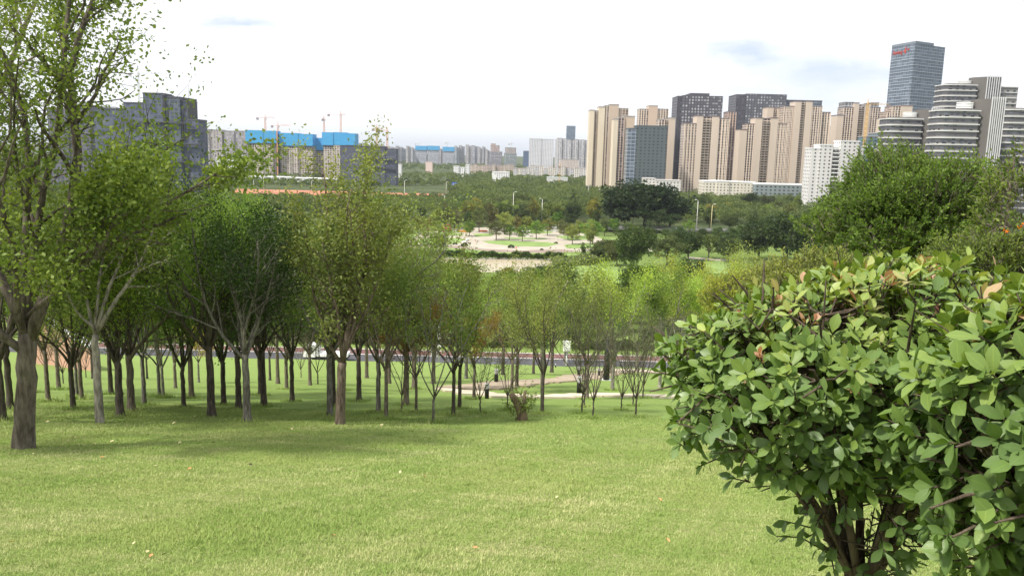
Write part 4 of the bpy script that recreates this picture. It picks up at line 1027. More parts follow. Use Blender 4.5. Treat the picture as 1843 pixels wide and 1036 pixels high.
building('office_tower', 'dark office tower with rows of white windows and a flat crown', 1150, [(1220, 1229, 174, 'D', 3), (1229, 1301, 173, 'O'), (1243, 1277, 169, 'P', 6)], DRK, cat='office tower', roofc=(.10, .10, .11), depth=40)
building('apartment_tower', 'front tan tower with dark balcony column below the dark office tower', 930,
  [(1233, 1255, 223, 'W', 1), (1255, 1266, 209, 'P'), (1266, 1282, 211, 'B'), (1282, 1295, 210, 'P'), (1295, 1313, 214, 'W', 2), (1311, 1325, 202, 'W', 8, (.40, .30, .25))], TAN, roofc=(.17, .14, .14))
building('office_tower', 'wide dark office tower behind the central tan towers', 1230, [(1326, 1344, 171, 'D'), (1344, 1416, 170, 'O', -1, (.10, .10, .12)), (1416, 1480, 181, 'G', 4)], DRK, cat='office tower', roofc=(.10, .10, .12), depth=45)
building('apartment_tower', 'stepped tan tower in front of the wide dark office tower', 1000,
  [(1332, 1345, 234, 'P'), (1345, 1358, 224, 'W', 1), (1360, 1373, 213, 'P'), (1373, 1388, 214, 'B'), (1388, 1401, 213, 'P'), (1401, 1417, 224, 'W', 1)], TAN, roofc=(.20, .16, .15))
building('apartment_tower', 'tan rooftop block peeping between two tall tan towers', 1080, [(1382, 1393, 194, 'P'), (1393, 1399, 197, 'B'), (1399, 1411, 195, 'P')], TAN, roofc=(.25, .20, .18))
building('apartment_tower', 'tallest tan tower with a full-height dark balcony column', 1060,
  [(1412, 1432, 192, 'W', 2), (1432, 1443, 183, 'P'), (1443, 1451, 184, 'B'), (1451, 1463, 183, 'P'), (1463, 1480, 192, 'W', 1), (1480, 1495, 203, 'W', 4)], TAN, roofc=(.16, .14, .15))
building('apartment_tower', 'tan tower with mansard glass roof behind the yellow crane', 1150,
  [(1507, 1519, 208, 'P'), (1519, 1538, 194, 'W', 1), (1538, 1547, 186, 'P'), (1547, 1557, 190, 'B'), (1557, 1567, 188, 'P'), (1567, 1585, 194, 'W', 1), (1521, 1537, 185, 'G', 6), (1568, 1582, 186, 'G', 6)], TAN, roofc=(.16, .16, .18))
building('apartment_tower', 'small plain tan tower between two big tan towers', 1300, [(1494, 1506, 228, 'L')], TAN)
building('apartment_tower', 'tan tower partly hidden behind the first curved grey block', 1080, [(1591, 1606, 213, 'P'), (1597, 1606, 202, 'W', 2), (1606, 1622, 192, 'W', 1), (1622, 1643, 191, 'P', 1)], TAN, roofc=(.25, .18, .15))
building('netted_tower', 'blue-green netted building under the yellow crane', 780, [(1562, 1580, 246, 'E'), (1580, 1601, 240, 'E', 2)], (.12, .18, .22), cat='tower block')
# white stepped block
def white_extra(root, cx, D):
    for k in range(9):
        z = at(1507, 264, D).z - 2 - k*3.3
        m = MB(); a = at(1500, 264, D).x-cx; b = at(1514, 264, D).x-cx; m.box(a, b, -1.2, .0, z-.5, z+.4); m.build('balcony', MAT['white'], root)
building('white_block', 'white stepped apartment block with a blue glass strip beside the bright round tree', 690,
  [(1461, 1477, 268, 'H'), (1477, 1500, 262, 'H', -1), (1500, 1514, 266, 'B', 1, (.4, .4, .4)), (1514, 1548, 255, 'H', -1.5), (1548, 1556, 265, 'P'), (1556, 1571, 265, 'G', -.5, (.05, .20, .45)), (1571, 1586, 270, 'H')], (.66, .65, .63), roofc=(.75, .75, .74), depth=16, extra=white_extra)
building('lowrise_block', 'long cream five-storey lowrise with white flat roof', 845, [(1267, 1290, 327, 'L', 0), (1290, 1313, 327, 'L', -1), (1313, 1336, 328, 'L', 0), (1336, 1360, 329, 'L', -1)], (.68, .64, .54), cat='lowrise block', depth=24, roofc=(.78, .77, .74))
building('lowrise_block', 'lowrise wrapped in grey-green glass and netting right of the cream lowrise', 835, [(1360, 1456, 332, 'E')], (.24, .28, .28), cat='lowrise block', depth=26, roofc=(.78, .78, .76))
building('lowrise_block', 'small white lowrise with long dark balconies left of the front tan tower', 860, [(1160, 1180, 322, 'L', 3), (1180, 1226, 325, 'L')], (.66, .64, .60), cat='lowrise block', depth=18, roofc=(.55, .52, .5))

# curved grey blocks with white floor bands and striped fins
def curved(name, label, D, body, drum, fin_dark, fin, right=None):
    x0 = at(body[0], body[2], D).x; x1 = at(body[1], body[2], D).x; z = at((body[0]+body[1])/2, body[2], D).z; cx = (x0+x1)/2
    root = empty(name, (cx, D, 0)); w = (x1-x0)/2
    def outline(o, dep=18):
        pts = []; n = 12; rr = w*.75
        for i in range(n+1):
            a = PI - i*(PI/2)/n; pts.append((-w-o + rr + (rr+0)*math.cos(a) - 0, 6 - (6+o)*math.sin(a)))
        pts += [(w+o, -o), (w+o, dep), (-w-o, dep)]
        return pts
    m = MB(); m.prism(outline(0), 0, z); m.build('wall', MAT['f_grey'], root, color=GRE)
    nf = int(z/4.9)
    for k in range(nf):
        zz = z - k*4.9
        if zz < 3: break
        m = MB(); m.prism(outline(.9, 17.9), zz-.38, zz+.42); m.build('balcony_band', MAT['tinted'], root, color=(.60, .60, .59))
        if k < nf:
            m = MB(); m.prism(outline(.18, 17.8), zz-3.3, zz-1.5); m.build('window_band', MAT['f_officedark'], root, color=(.10, .10, .11))
    m = MB(); m.box(-w*.7, w*.9, 3, 14, z+.55, z+1.6); m.build('roof', MAT['tinted'], root, color=(.18, .17, .16))
    if drum:
        d0 = at(drum[0], drum[2], D).x-cx; d1 = at(drum[1], drum[2], D).x-cx; dz = at(drum[0], drum[2], D).z; rr = (d1-d0)/2
        for k in range(4):
            zz = z+1.6 + (dz-z-1.6)*k/4; m = MB(); m.lathe((d0+d1)/2, 7+rr*.3, [(rr, zz+.25), (rr, zz+(dz-z-1.6)/4-.15)], 24); m.build('roof_drum_ring', MAT['white'], root, True)
        m = MB(); m.lathe((d0+d1)/2, 7+rr*.3, [(rr*.93, z+1.6), (rr*.93, dz-.3)], 24); m.build('roof_drum', MAT['tinted'], root, True, color=(.5, .5, .5))
    if fin:
        f0 = at(fin_dark[0], fin_dark[2], D).x-cx; f1 = at(fin_dark[1], fin_dark[2], D).x-cx; f2 = at(fin[1], fin[2], D).x-cx; fz = at(fin[0], fin[2], D).z
        m = MB(); m.v = []; m.prism([(f0, 6), (f1, -3), (f2, -3), (f2, 14), (f0, 14)], 0, fz-.8); m.build('stair_core', MAT['tinted'], root, color=(.135, .125, .115))
        n = 7
        for k in range(n):
            x = f1 + .3 + (f2-f1-.6)*k/(n-1); m = MB(); m.box(x-.27, x+.27, -3.9, -3.02, 0, fz+.4); m.build('facade_fin', MAT['tinted'], root, color=(.60, .60, .60))
        m = MB(); m.box(f1+.1, f2-.1, -3.12, -3.0, 0, fz-1.2); m.build('window_column', MAT['f_officedark'], root, color=(.09, .09, .10))
    if right:
        r0 = at(right[0], right[2], D).x-cx; r1 = at(right[1], right[2], D).x-cx; rz = at(right[0], right[2], D).z
        m = MB(); m.box(r0, r1, 2.5, 16, 0, rz); m.build('wing', MAT['f_grey'], root, color=GRE)
        for k in range(int(rz/4.9)):
            zz = rz-k*4.9
            if zz < 3: break
            m = MB(); m.box(r0-.2, r1+.2, 1.7, 2.6, zz-.38, zz+.42); m.build('balcony_band', MAT['tinted'], root, color=(.60, .60, .59))
    tag(root, label, 'apartment block'); return root
curved('curved_block', 'tallest curved grey block with white bands, rear one at right', 760, (1702, 1758, 153), (1735, 1757, 144), (1759, 1774, 138), (1774, 1800, 137), (1801, 1836, 156))
curved('curved_block', 'front curved grey block with white bands and a striped fin at its right', 600, (1696, 1763, 199), (1735, 1763, 183), (1766, 1781, 180), (1781, 1806, 176), None)
curved('curved_block', 'leftmost curved grey block with white bands, below the glass tower', 640, (1602, 1660, 214), (1636, 1660, 201), (1661, 1673, 198), (1673, 1695, 195), None)
curved('curved_block', 'grey block with white bands cut by the right edge of the photo', 620, (1812, 1880, 198), None, None, None, None)

# glass tower with red sign
def glass_tower():
    D = 1130; a = at(1619, 82, D); b = at(1648, 75, D-22); c = at(1702, 80, D+8)
    zt = a.z; root = empty('glass_tower', (b.x, D, 0))
    A = (a.x-b.x, 22.0); Bp = (0, -22.0); Cc = (c.x-b.x, 8.0); back = (A[0]+Cc[0], 48.0)
    def seg_facade(p, q, z1, nm):
        pass
    m = MB(); m.prism([A, Bp, Cc, back], 0, zt); m.build('curtain_wall', MAT['f_glass'], root, color=(.16, .20, .25))
    # floor bands
    n = int(zt/8)
    dA = Vector((Bp[0]-A[0], Bp[1]-A[1], 0)); dC = Vector((Cc[0]-Bp[0], Cc[1]-Bp[1], 0)); nA = Vector((dA.y, -dA.x, 0)).normalized(); nC = Vector((dC.y, -dC.x, 0)).normalized()
    for k in range(1, n):
        z = k*8.0 if k*8 < zt-14 else None
        if z is None: break
        m = MB()
        for p, d, nn in ((A, dA, nA), (Bp, dC, nC)):
            q0 = Vector((p[0], p[1], 0))+nn*.05; q1 = q0+d; q2 = q1+nn*.4; q3 = q0+nn*.4
            m.prism([(q3.x, q3.y), (q2.x, q2.y), (q1.x, q1.y), (q0.x, q0.y)][::-1], z, z+.7)
        m.build('floor_band', MAT['tinted'], root, color=(.42, .47, .52))
    m = MB(); m.prism([(A[0]-.4, A[1]-.3), (Bp[0], Bp[1]-.8), (Cc[0]*.6, -22+30*.6-.8), (Cc[0]*.6+A[0], 30)], zt, zt+3.2); m.build('parapet', MAT['tinted'], root, color=(.20, .23, .27))
    # red lettering on the left face
    cu = bpy.data.curves.new('sign', 'FONT'); cu.body = 'Suning'; cu.size = 7.4; cu.extrude = .25; cu.align_x = 'LEFT'
    t = bpy.data.objects.new('sign', cu); C.objects.link(t); bpy.context.view_layer.update()
    me = bpy.data.meshes.new_from_object(t); bpy.data.objects.remove(t); o = bpy.data.objects.new('sign', me); C.objects.link(o); me.materials.clear(); me.materials.append(MAT['red']); o.parent = root
    ang = math.atan2(dA.y, dA.x); p = Vector((A[0], A[1], 0))+dA.normalized()*3.5+nA*.5
    o.rotation_euler = (PI/2, 0, ang); o.location = (p.x, p.y, zt-10.5); o.scale = (1.0, 1, 1)
    L = dA.length
    m = MB(); u = dA.normalized()
    def quad(s0, s1, z0, z1):
        q0 = Vector((A[0], A[1], 0))+u*s0+nA*.3; q1 = Vector((A[0], A[1], 0))+u*s1+nA*.3
        m.prism([(q0.x, q0.y), (q1.x, q1.y), (q1.x+nA.x*.3, q1.y+nA.y*.3), (q0.x+nA.x*.3, q0.y+nA.y*.3)][::-1], z0, z1)
    s0 = L*.60; quad(s0, s0+2.0, zt-11, zt-3.0); quad(s0-2.2, s0, zt-9, zt-6.5); quad(s0+5, s0+7.4, zt-7.5, zt-5.2); quad(s0+4, s0+8.4, zt-6.8, zt-6.0)
    m.build('emblem', MAT['red'], root)
    tag(root, 'tallest blue-grey glass tower with red lettering at its top left', 'office tower')
glass_tower()

# left side
NETC = (.115, .13, .18)
def ledges(tops):
    def f(root, cx, D):
        for py, a, b in tops:
            p0 = at(a, py, D); p1 = at(b, py, D); m = MB(); m.box(p0.x-cx, p1.x-cx, -1.8, -.02, p0.z-.5, p0.z+.4); m.build('scaffold_ledge', MAT['tinted'], root, color=(.09, .09, .11))
    return f
building('netted_tower', 'grey netted high-rise under construction behind the large left tree', 650,
  [(168, 222, 196, 'N', 4), (222, 257, 186, 'N', 1), (257, 292, 169, 'N'), (292, 296, 172, 'P', -1, (.05, .05, .06)), (296, 323, 176, 'N', .5, (.13, .15, .17)), (323, 339, 183, 'N', 3), (336, 338, 179, 'P', 2, (.07, .07, .08)), (339, 357, 217, 'N', 1)], NETC, cat='tower block', roofc=(.10, .10, .12), depth=18,
  extra=ledges([(218, 222, 345), (255, 180, 357), (287, 180, 357), (232, 338, 357)]))
building('netted_tower', 'brownish netted high-rise seen through the crown of the large left tree', 680, [(84, 120, 196, 'N'), (120, 160, 190, 'N', 1)], (.22, .19, .18), cat='tower block', roofc=(.2, .17, .15))
building('apartment_tower', 'left one of two beige-grey towers right of the netted high-rise', 1500, [(355, 376, 233, 'F'), (376, 399, 234, 'F', 2)], (.42, .37, .34))
building('apartment_tower', 'right one of two beige-grey towers right of the netted high-rise', 1500, [(403, 421, 236, 'F'), (421, 442, 236, 'F', 2)], (.34, .31, .31))
building('lowrise_block', 'white lowrise with many windows left of the blue-screened towers', 1300, [(388, 400, 285, 'L', 10), (399, 444, 281, 'L')], (.75, .75, .75), cat='lowrise block', depth=30, roofc=(.7, .7, .7))
def screened(label, bays, screens, D, lift=None):
    def ex(root, cx, D_):
        for a, b, t, bt, sb in screens:
            p0 = at(a, t, D); p1 = at(b, t, D); z0 = at(a, bt, D).z
            m = MB(); m.box(p0.x-cx, p1.x-cx, -2.2+sb, 22+sb, z0, p0.z); m.build('safety_screen', MAT['f_screen'], root, color=(.05, .30, .58))
            m = MB(); m.box(p0.x-cx+.6, p1.x-cx-.6, -1.2+sb, 21+sb, z0-2.0, z0-.02); m.build('screen_base', MAT['tinted'], root, color=(.12, .14, .18))
        if lift:
            for l in lift:
                a = at(l, 262, D).x-cx; zt = at(l, 236, D).z; m = MB()
                m.tube([(a, -3, 0), (a, -3, zt)], .9, 4); m.build('hoist_mast', MAT['orange'], root)
    return building('concrete_tower', label, D, bays, (.48, .43, .38), cat='tower block', roofc=(.3, .3, .3), extra=ex)
screened('leftmost unfinished tower wearing a blue screen at its top', [(445, 457, 250, 'R'), (457, 473, 250, 'R', -1, (.55, .48, .43)), (473, 491, 250, 'R'), (491, 497, 252, 'P', 1, (.17, .15, .15))], [(442, 474, 234, 257, 0), (474, 497, 235, 257, .6)], 1200, [500])  # dark end bay: shade of the side face put into its colour
screened('second unfinished tower wearing a blue screen, left of the tall open tree', [(504, 519, 252, 'R'), (519, 536, 252, 'R', -1, (.55, .49, .44)), (536, 563, 252, 'R', 1)], [(503, 537, 239, 262, 0), (537, 563, 241, 262, .8)], 1210)
screened('narrow blue-screened tower between the second and the widest one', [(563, 583, 262, 'R')], [(563, 583, 248, 270, 0)], 1230)
screened('rightmost unfinished tower with blue screen, behind the tall open tree', [(582, 600, 252, 'R'), (600, 618, 252, 'R', -1), (618, 639, 252, 'R', 1)], [(580, 600, 238, 261, 0), (600, 622, 238, 261, .8), (622, 640, 240, 261, 0)], 1200)
building('netted_tower', 'dark netted block right of the blue-screened towers', 1080, [(612, 693, 263, 'N', 4), (693, 713, 269, 'N', 1, (.08, .08, .095)), (655, 693, 266, 'N', .2, (.12, .12, .135))], (.11, .11, .125), cat='tower block', roofc=(.07, .07, .09), depth=20, extra=ledges([(300, 640, 713), (284, 640, 713)]))
building('site_shed', 'long low white site shed at the foot of the blue-screened towers', 1120, [(440, 520, 318, 'L'), (520, 600, 321, 'L', 2), (600, 640, 324, 'L', 4)], (.72, .72, .70), cat='shed', depth=26, roofc=(.75, .75, .73))

# far city
far = [
 (700, 712, 265), (712, 722, 263), (722, 730, 266), (731, 738, 263), (738, 748, 266), (770, 774, 268), (790, 797, 268), (818, 826, 263), (826, 836, 262), (838, 849, 261), (849, 861, 262), (861, 868, 265), (868, 874, 264), (874, 881, 269),
 (640, 655, 258), (655, 668, 260), (668, 682, 259), (682, 699, 262)]
for i, (a, b, t) in enumerate(far):
    mid = (a+b)/2
    building('distant_tower', 'pale grey tower, %s from left in the distant skyline row' % (ORD[(i+4) % 18]), 3000+random.uniform(-150, 200), [(a, mid, t, 'F'), (mid, b, t+random.uniform(.5, 2.5), 'F', 6)], random.choice([(.42, .42, .44), (.38, .38, .42), (.45, .42, .42), (.36, .40, .44)]), cat='tower', group='pale towers of the distant skyline', depth=25)
for i, (a, b, t) in enumerate(((748, 768, 263), (770, 790, 263), (797, 817, 265))):
    w = ('left', 'middle', 'right')[i]
    def ex(root, cx, D, a=a, b=b, t=t):
        p0 = at(a, t, D); p1 = at(b, t, D); m = MB(); m.box(p0.x-cx-1, p1.x-cx+1, -2, 24, at(a, t+7, D).z, p0.z+1.5); m.build('safety_screen', MAT['f_screen'], root, color=(.05, .30, .58))
    building('distant_tower', '%s one of three distant towers with blue screens' % w, 2900, [(a, b, t, 'F')], (.34, .36, .40), cat='tower', group='distant blue-screened towers', extra=ex)
building('brick_tower', 'brownish stepped tower under grey netting in the middle skyline', 2300, [(880, 904, 273, 'F', 0, (.22, .21, .23)), (883, 899, 262, 'F', 4, (.42, .30, .26)), (884, 892, 259, 'P', 8, (.42, .30, .26))], (.35, .28, .26), cat='tower')
building('brick_tower', 'green-netted tower with a crane on its roof in the middle skyline', 2300, [(907, 930, 276, 'F', 0, (.20, .24, .23)), (909, 929, 266, 'F', 3, (.38, .32, .29))], (.3, .26, .24), cat='tower')
building('office_tower', 'small dark blue slab tower left of the wide white block', 2600, [(942, 952, 272, 'P')], (.09, .13, .21), cat='tower', roofc=(.1, .14, .2))
building('white_tower', 'wide white block with grid windows in the middle skyline', 2000, [(953, 975, 250, 'H'), (975, 997, 251, 'H', 1)], (.62, .62, .66), cat='tower', depth=30, roofc=(.6, .6, .6))
building('office_tower', 'blue glass slab rising above pale towers right of centre', 2700, [(1020, 1036, 227, 'G')], (.12, .18, .28), cat='office tower', roofc=(.1, .15, .22))
for a, b, t, l in ((1000, 1009, 252, 'slim pale tower immediately right of the wide white block'), (1003, 1020, 249, 'pale tower left of the blue glass slab'), (1022, 1034, 252, 'pale tower directly under the blue glass slab'), (1034, 1046, 251, 'pale tower right of the blue glass slab'), (1046, 1058, 252, 'pale tower touching the leftmost cream tower')):
    m_ = (a+b)/2; building('pale_tower', l, 2100+random.uniform(0, 300), [(a, m_, t, 'F'), (m_, b, t+1, 'F', 4)], (.55, .53, .53), cat='tower', group='pale towers behind the low cream houses')
building('pale_podium', 'low beige podium block in front of the pale towers', 1950, [(1008, 1042, 287, 'L')], (.58, .50, .46), cat='block', depth=40)
for i in range(12):
    a = 846+i*6.6; building('row_house', 'beige walk-up house, %s from left in the beige row' % ORD[i], 1750+random.uniform(-40, 60), [(a, a+6.0, 297+random.uniform(-1, 2), 'L')], random.choice([(.50, .40, .35), (.55, .46, .40), (.48, .42, .38)]), cat='house', group='beige walk-up row', depth=14, roofc=(.40, .33, .30))
for i in range(17):
    a = 924+i*7.9; building('row_house', 'white walk-up house, %s from left in the white row' % ORD[i], 1500+random.uniform(-60, 60), [(a, a+7.0, 300+random.uniform(-2, 4), 'L')], random.choice([(.62, .60, .58), (.66, .62, .56), (.55, .54, .55)]), cat='house', group='white walk-up row', depth=14, roofc=(.50, .42, .38))
building('white_house', 'white angular building left of the beige walk-up row', 1500, [(816, 826, 300, 'H'), (826, 836, 302, 'H', 2), (838, 845, 297, 'H')], (.78, .78, .78), cat='building', depth=20, roofc=(.7, .7, .7))
building('white_house', 'long white low building before the beige walk-up row', 1300, [(886, 917, 310, 'L')], (.78, .78, .78), cat='building', depth=20, roofc=(.7, .7, .7))
building('white_house', 'low pale hall in the trees right of the skyline middle', 1180, [(985, 1022, 320, 'P')], (.62, .62, .60), cat='hall', depth=16, roofc=(.6, .66, .66))
building('white_house', 'tiny white house beside the dark netted block', 1300, [(714, 722, 295, 'P')], (.75, .75, .75), cat='house', depth=12)
building('white_house', 'pink-roofed white house in the distant trees', 1700, [(766, 778, 292, 'P')], (.7, .55, .5), cat='house', depth=12, roofc=(.6, .45, .42))
g = G(889, 337); r = empty('white_obelisk', g); zt = at(889, 311, g.y).z; s = g.y/F
m = MB(); m.v = [(-4.5*s, 0, zt), (4*s, 0, zt-4*s), (3*s, 0, zt-18*s), (-1*s, 0, zt-23*s), (-4.5*s, 3, zt), (4*s, 3, zt-4*s), (3*s, 3, zt-18*s), (-1*s, 3, zt-23*s)]
m.f = [(0, 3, 2, 1), (4, 5, 6, 7), (0, 1, 5, 4), (1, 2, 6, 5), (2, 3, 7, 6), (3, 0, 4, 7)]; m.build('panel', MAT['white'], r)
m = MB(); m.tube([(0, 1.5, 0), (0, 1.5, zt-20*s)], .6, 6); m.build('post', MAT['metal'], r)
tag(r, 'white angular sail-like panel rising from the wood', 'monument')

# ---------------------------------------------------------------- tower cranes
def crane(px, ptop, D, jib, cjib, mat, label, base_py=None, ang=0, tilt=0, s=1.0):
    top = at(px, ptop, D); r = empty('tower_crane', (top.x, D, 0)); h = top.z; w = 1.0*s
    z0 = 0 if base_py is None else at(px, base_py, D).z
    m = MB()
    for sx in (-w, w):
        for sy in (-w, w): m.tube([(sx, sy, z0), (sx, sy, h-6*s)], .22*s, 4, False)
    z = z0; k = 0
    while z < h-8*s:
        for sy in (-w, w): m.tube([(-w if k % 2 else w, sy, z), (w if k % 2 else -w, sy, z+2.6*s)], .13*s, 3, False)
        z += 2.6*s; k += 1
    m.build('mast', mat, r)
    ca, sa = math.cos(ang), math.sin(ang); hj = h-6*s
    def P_(u, z, o=0): return (u*ca - o*sa, u*sa + o*ca, z)
    m = MB(); m.tube([P_(0, hj, -.8), P_(jib, hj+tilt*jib, 0)], .22*s, 4); m.tube([P_(0, hj, .8), P_(jib, hj+tilt*jib, 0)], .22*s, 4); m.tube([P_(0, hj+1.8*s), P_(jib, hj+.8+tilt*jib)], .2*s, 4)
    n = int(abs(jib)/3)
    for i in range(n): u = jib*i/n; m.tube([P_(u, hj+tilt*u), P_(u+jib/n/2, hj+1.6*s+tilt*u)], .12*s, 3, False)
    m.build('jib', mat, r)
    m = MB(); m.tube([P_(0, hj), P_(-cjib, hj)], .35*s, 4); m.build('counter_jib', mat, r)
    m = MB(); a = P_(-cjib*.85, hj); m.box(a[0]-1.6*s, a[0]+1.6*s, a[1]-1, a[1]+1, hj-3.2*s, hj); m.build('counterweight', MAT['tinted'], r, color=(.3, .27, .27))
    m = MB(); m.tube([P_(0, hj), P_(0, h)], [.7*s, .2*s], 4); m.build('apex', mat, r)
    m = MB(); m.box(.8, 2.6*s, -2.4*s, -.6, hj-2.6*s, hj-.3); m.build('cab', MAT['tinted'], r, color=(.5, .45, .42))
    m = MB(); m.tube([P_(0, h), P_(jib*.7, hj+1+tilt*jib*.7)], .1*s, 3); m.tube([P_(0, h), P_(-cjib*.9, hj)], .1*s, 3); m.build('tie_rod', mat, r)
    tag(r, label, 'crane')
crane(477, 205, 1230, 14, 13, MAT['orange'], 'orange crane on the leftmost blue-screened tower', ang=.2)
crane(500, 219, 1250, 22, 12, MAT['orange'], 'orange crane between the first two blue-screened towers', ang=-.3)
crane(583, 207, 1240, -5, 4, MAT['orange'], 'left crane of the pair above the widest blue-screened tower', ang=1.2)
crane(613, 199, 1240, 8, 21, MAT['orange'], 'right crane of the pair above the widest blue-screened tower', ang=.1)
crane(678, 224, 1120, 8, 7, MAT['orange'], 'left crane on the dark netted block', ang=.8)
crane(697, 228, 1120, -22, 14, MAT['orange'], 'right crane on the dark netted block', ang=0)
crane(248, 124, 680, 26, 8, MAT['metal'], 'grey crane with long jib above the netted high-rise on the left', ang=0, s=.6)
crane(1563, 178, 740, 22, 5, MAT['yellow'], 'yellow crane in front of the tan tower on the right', ang=.2, s=.8)
crane(1008, 293, 1150, 5, 4, MAT['yellow'], 'short yellow-brown crane mast before the white walk-ups', ang=1.2, s=.8)
crane(920, 255, 2310, 10, 8, MAT['metal'], 'small crane on the green-netted tower of the skyline', ang=.5, base_py=268)
crane(752, 256, 2900, 10, 9, MAT['metal'], 'tiny crane on the left distant blue-screened tower', ang=.2, base_py=266)
crane(805, 254, 2900, 10, 9, MAT['metal'], 'tiny crane on the right distant blue-screened tower', ang=.6, base_py=266)
# ---------------------------------------------------------------- bright round tree and its neighbours at the right
def spray_tree(seed, centre, rad, ground_z, nsp, shoot, per, lsize, bark, leafc, name, label, lobes=10, spike=0.3, lobe=.38):
    """shoots radiate from a branching skeleton; leaves stand along each shoot"""
    r_ = np.random.default_rng(seed); rr = random.Random(seed)
    root = empty(name, (centre[0], centre[1], ground_z)); c0 = Vector((0, 0, centre[2]-ground_z))
    lob = [(Vector(rand_dirs(1, r_)[0]), rr.uniform(.25, .5)) for _ in range(lobes)]
    tr = MB(); fork = Vector((0, 0, c0.z*.45)); tr.tube([(0, 0, -.2), (0.02, 0, c0.z*.25), fork], [.14, .11, .10], 9)
    ends = []
    for d, k in lob:
        d = Vector((d.x, d.y, abs(d.z)*.9+.1)).normalized(); e = c0 + Vector((d.x*rad[0], d.y*rad[1], d.z*rad[2]))*.7
        mid_ = fork.lerp(e, .5)+Vector((rr.uniform(-.1, .1), rr.uniform(-.1, .1), .1)); tr.tube([fork, mid_, e], [.05, .035, .012], 6, False); ends += [mid_, e, fork.lerp(e, .75)]
    LPs = []; LAs = []; RV = []
    for i in range(nsp):
        d = Vector(rand_dirs(1, r_)[0]); q = rr.uniform(.45, 1)**.5
        if d.z < -.55: d.z *= -.5; d.normalize()
        env = 1.0
        for l, k in lob: env += k*lobe*max(0, d.dot(l))**12
        env *= .86 + .07*math.sin(d.x*6+seed)+.07*math.sin(d.z*8+d.y*5)
        p = c0 + Vector((d.x*rad[0], d.y*rad[1], d.z*rad[2]))*q*env
        ax = (d*.7 + Vector((rr.gauss(0, .35), rr.gauss(0, .35), .55+rr.gauss(0, .25)))).normalized(); L = shoot*rr.uniform(.6, 1.4)
        if d.z > .35 and rr.random() < spike*.5: L *= 1.7
        e = p+ax*L
        tr.tube([p-ax*L*.4, e], [.006, .003], 3, False)
        if i % 6 == 0:
            b = min(ends, key=lambda v: (v-p).length); tr.tube([b, b.lerp(p, .5)+Vector((0, 0, .04)), p], [.014, .01, .006], 4, False)
        tone = rr.random()
        for k in range(per):
            t = k/per; a = k*2.4+rr.random(); o = ax.orthogonal().normalized(); o.rotate(Matrix.Rotation(a, 3, ax))
            LPs.append(p.lerp(e, t)); LAs.append(ax*.75+o*.8); RV.append(min(1, max(0, .25+.5*tone+.35*(q-.75)*0+rr.uniform(-.25, .25)+(.25 if t > .7 else 0))))
    V, idx = leaf_quads(np.array([tuple(v) for v in LPs]), np.array([tuple(v) for v in LAs]), lsize, .42, .12, seed)
    t = tr.build('trunk', MAT['bark'], root, True, color=bark); l = mesh_np('crown', V, 4, idx, MAT['leaf'], root, {'rnd': ('FACE', RV)}); l.color = (*leafc, 1)
    tag(root, label, 'tree'); return root
c = at(1632, 412, 14.0)
spray_tree(301, c, (1.12, 1.15, .96), float(height(c.x, 14)), 4200, .21, 15, .064, BK_M, (.105, .185, .036), 'round_bushy_tree', 'bright green bushy round tree behind the big-leaved bushes', 18, .9, .95)
c = at(1850, 400, 9.5)
spray_tree(302, c, (.55, .7, .95), float(height(c.x, 9.5)), 420, .16, 9, .06, BK_M, (.12, .18, .045), 'flowering_tree', 'open light green tree cut by the right edge, with orange flowers', 7, .5)
# orange blossoms on it
r_ = np.random.default_rng(41); FP = []
for fx, fy in ((1835, 405), (1840, 430), (1833, 445), (1800, 460), (1825, 452), (1810, 415), (1790, 475), (1838, 470)):
    q = at(fx, fy, 8.7)
    for k in range(9): FP.append(np.array(q)+r_.normal(size=3)*.018)
V, idx = leaf_quads(np.array(FP), rand_dirs(len(FP), r_), .035, .6, .15, 3)
o = mesh_np('orange_blossom', V, 4, idx, MAT['leaf'], None, {'rnd': ('FACE', r_.random(len(FP)))}); o.color = (.75, .22, .03, 1)
tag(o, 'orange blossoms scattered at the right edge above the near bush', 'blossom')
shr = [(1475, 530, 11.5, .75, .55, (.20, .25, .08), 'olive small-leaved shrub left of the bright round tree'), (1405, 535, 16, .9, .6, (.22, .27, .08), 'pale olive shrub behind the top of the big-leaved bush'), (1550, 530, 11, .6, .45, (.16, .22, .06), 'shrub at the foot of the bright round tree'),
       (1760, 500, 11.5, .75, .55, (.15, .22, .06), 'low green shrub right of the bright round tree'), (1345, 545, 22, 1.4, .8, (.26, .32, .07), 'yellow-green shrub clump beyond the left flank of the big-leaved bush'), (1820, 500, 8.5, .5, .4, (.10, .15, .04), 'shrub between the near bush and the flowering tree')]
for i, (px, py, D, rx, rz, lc, lab) in enumerate(shr):
    c = at(px, py, D); spray_tree(310+i, c, (rx, rx, rz), float(height(c.x, D)), int(900*rx/.7), .15, 16, .048, BK_D, lc, 'shrub', lab, 8, .6)['category'] = 'shrub'

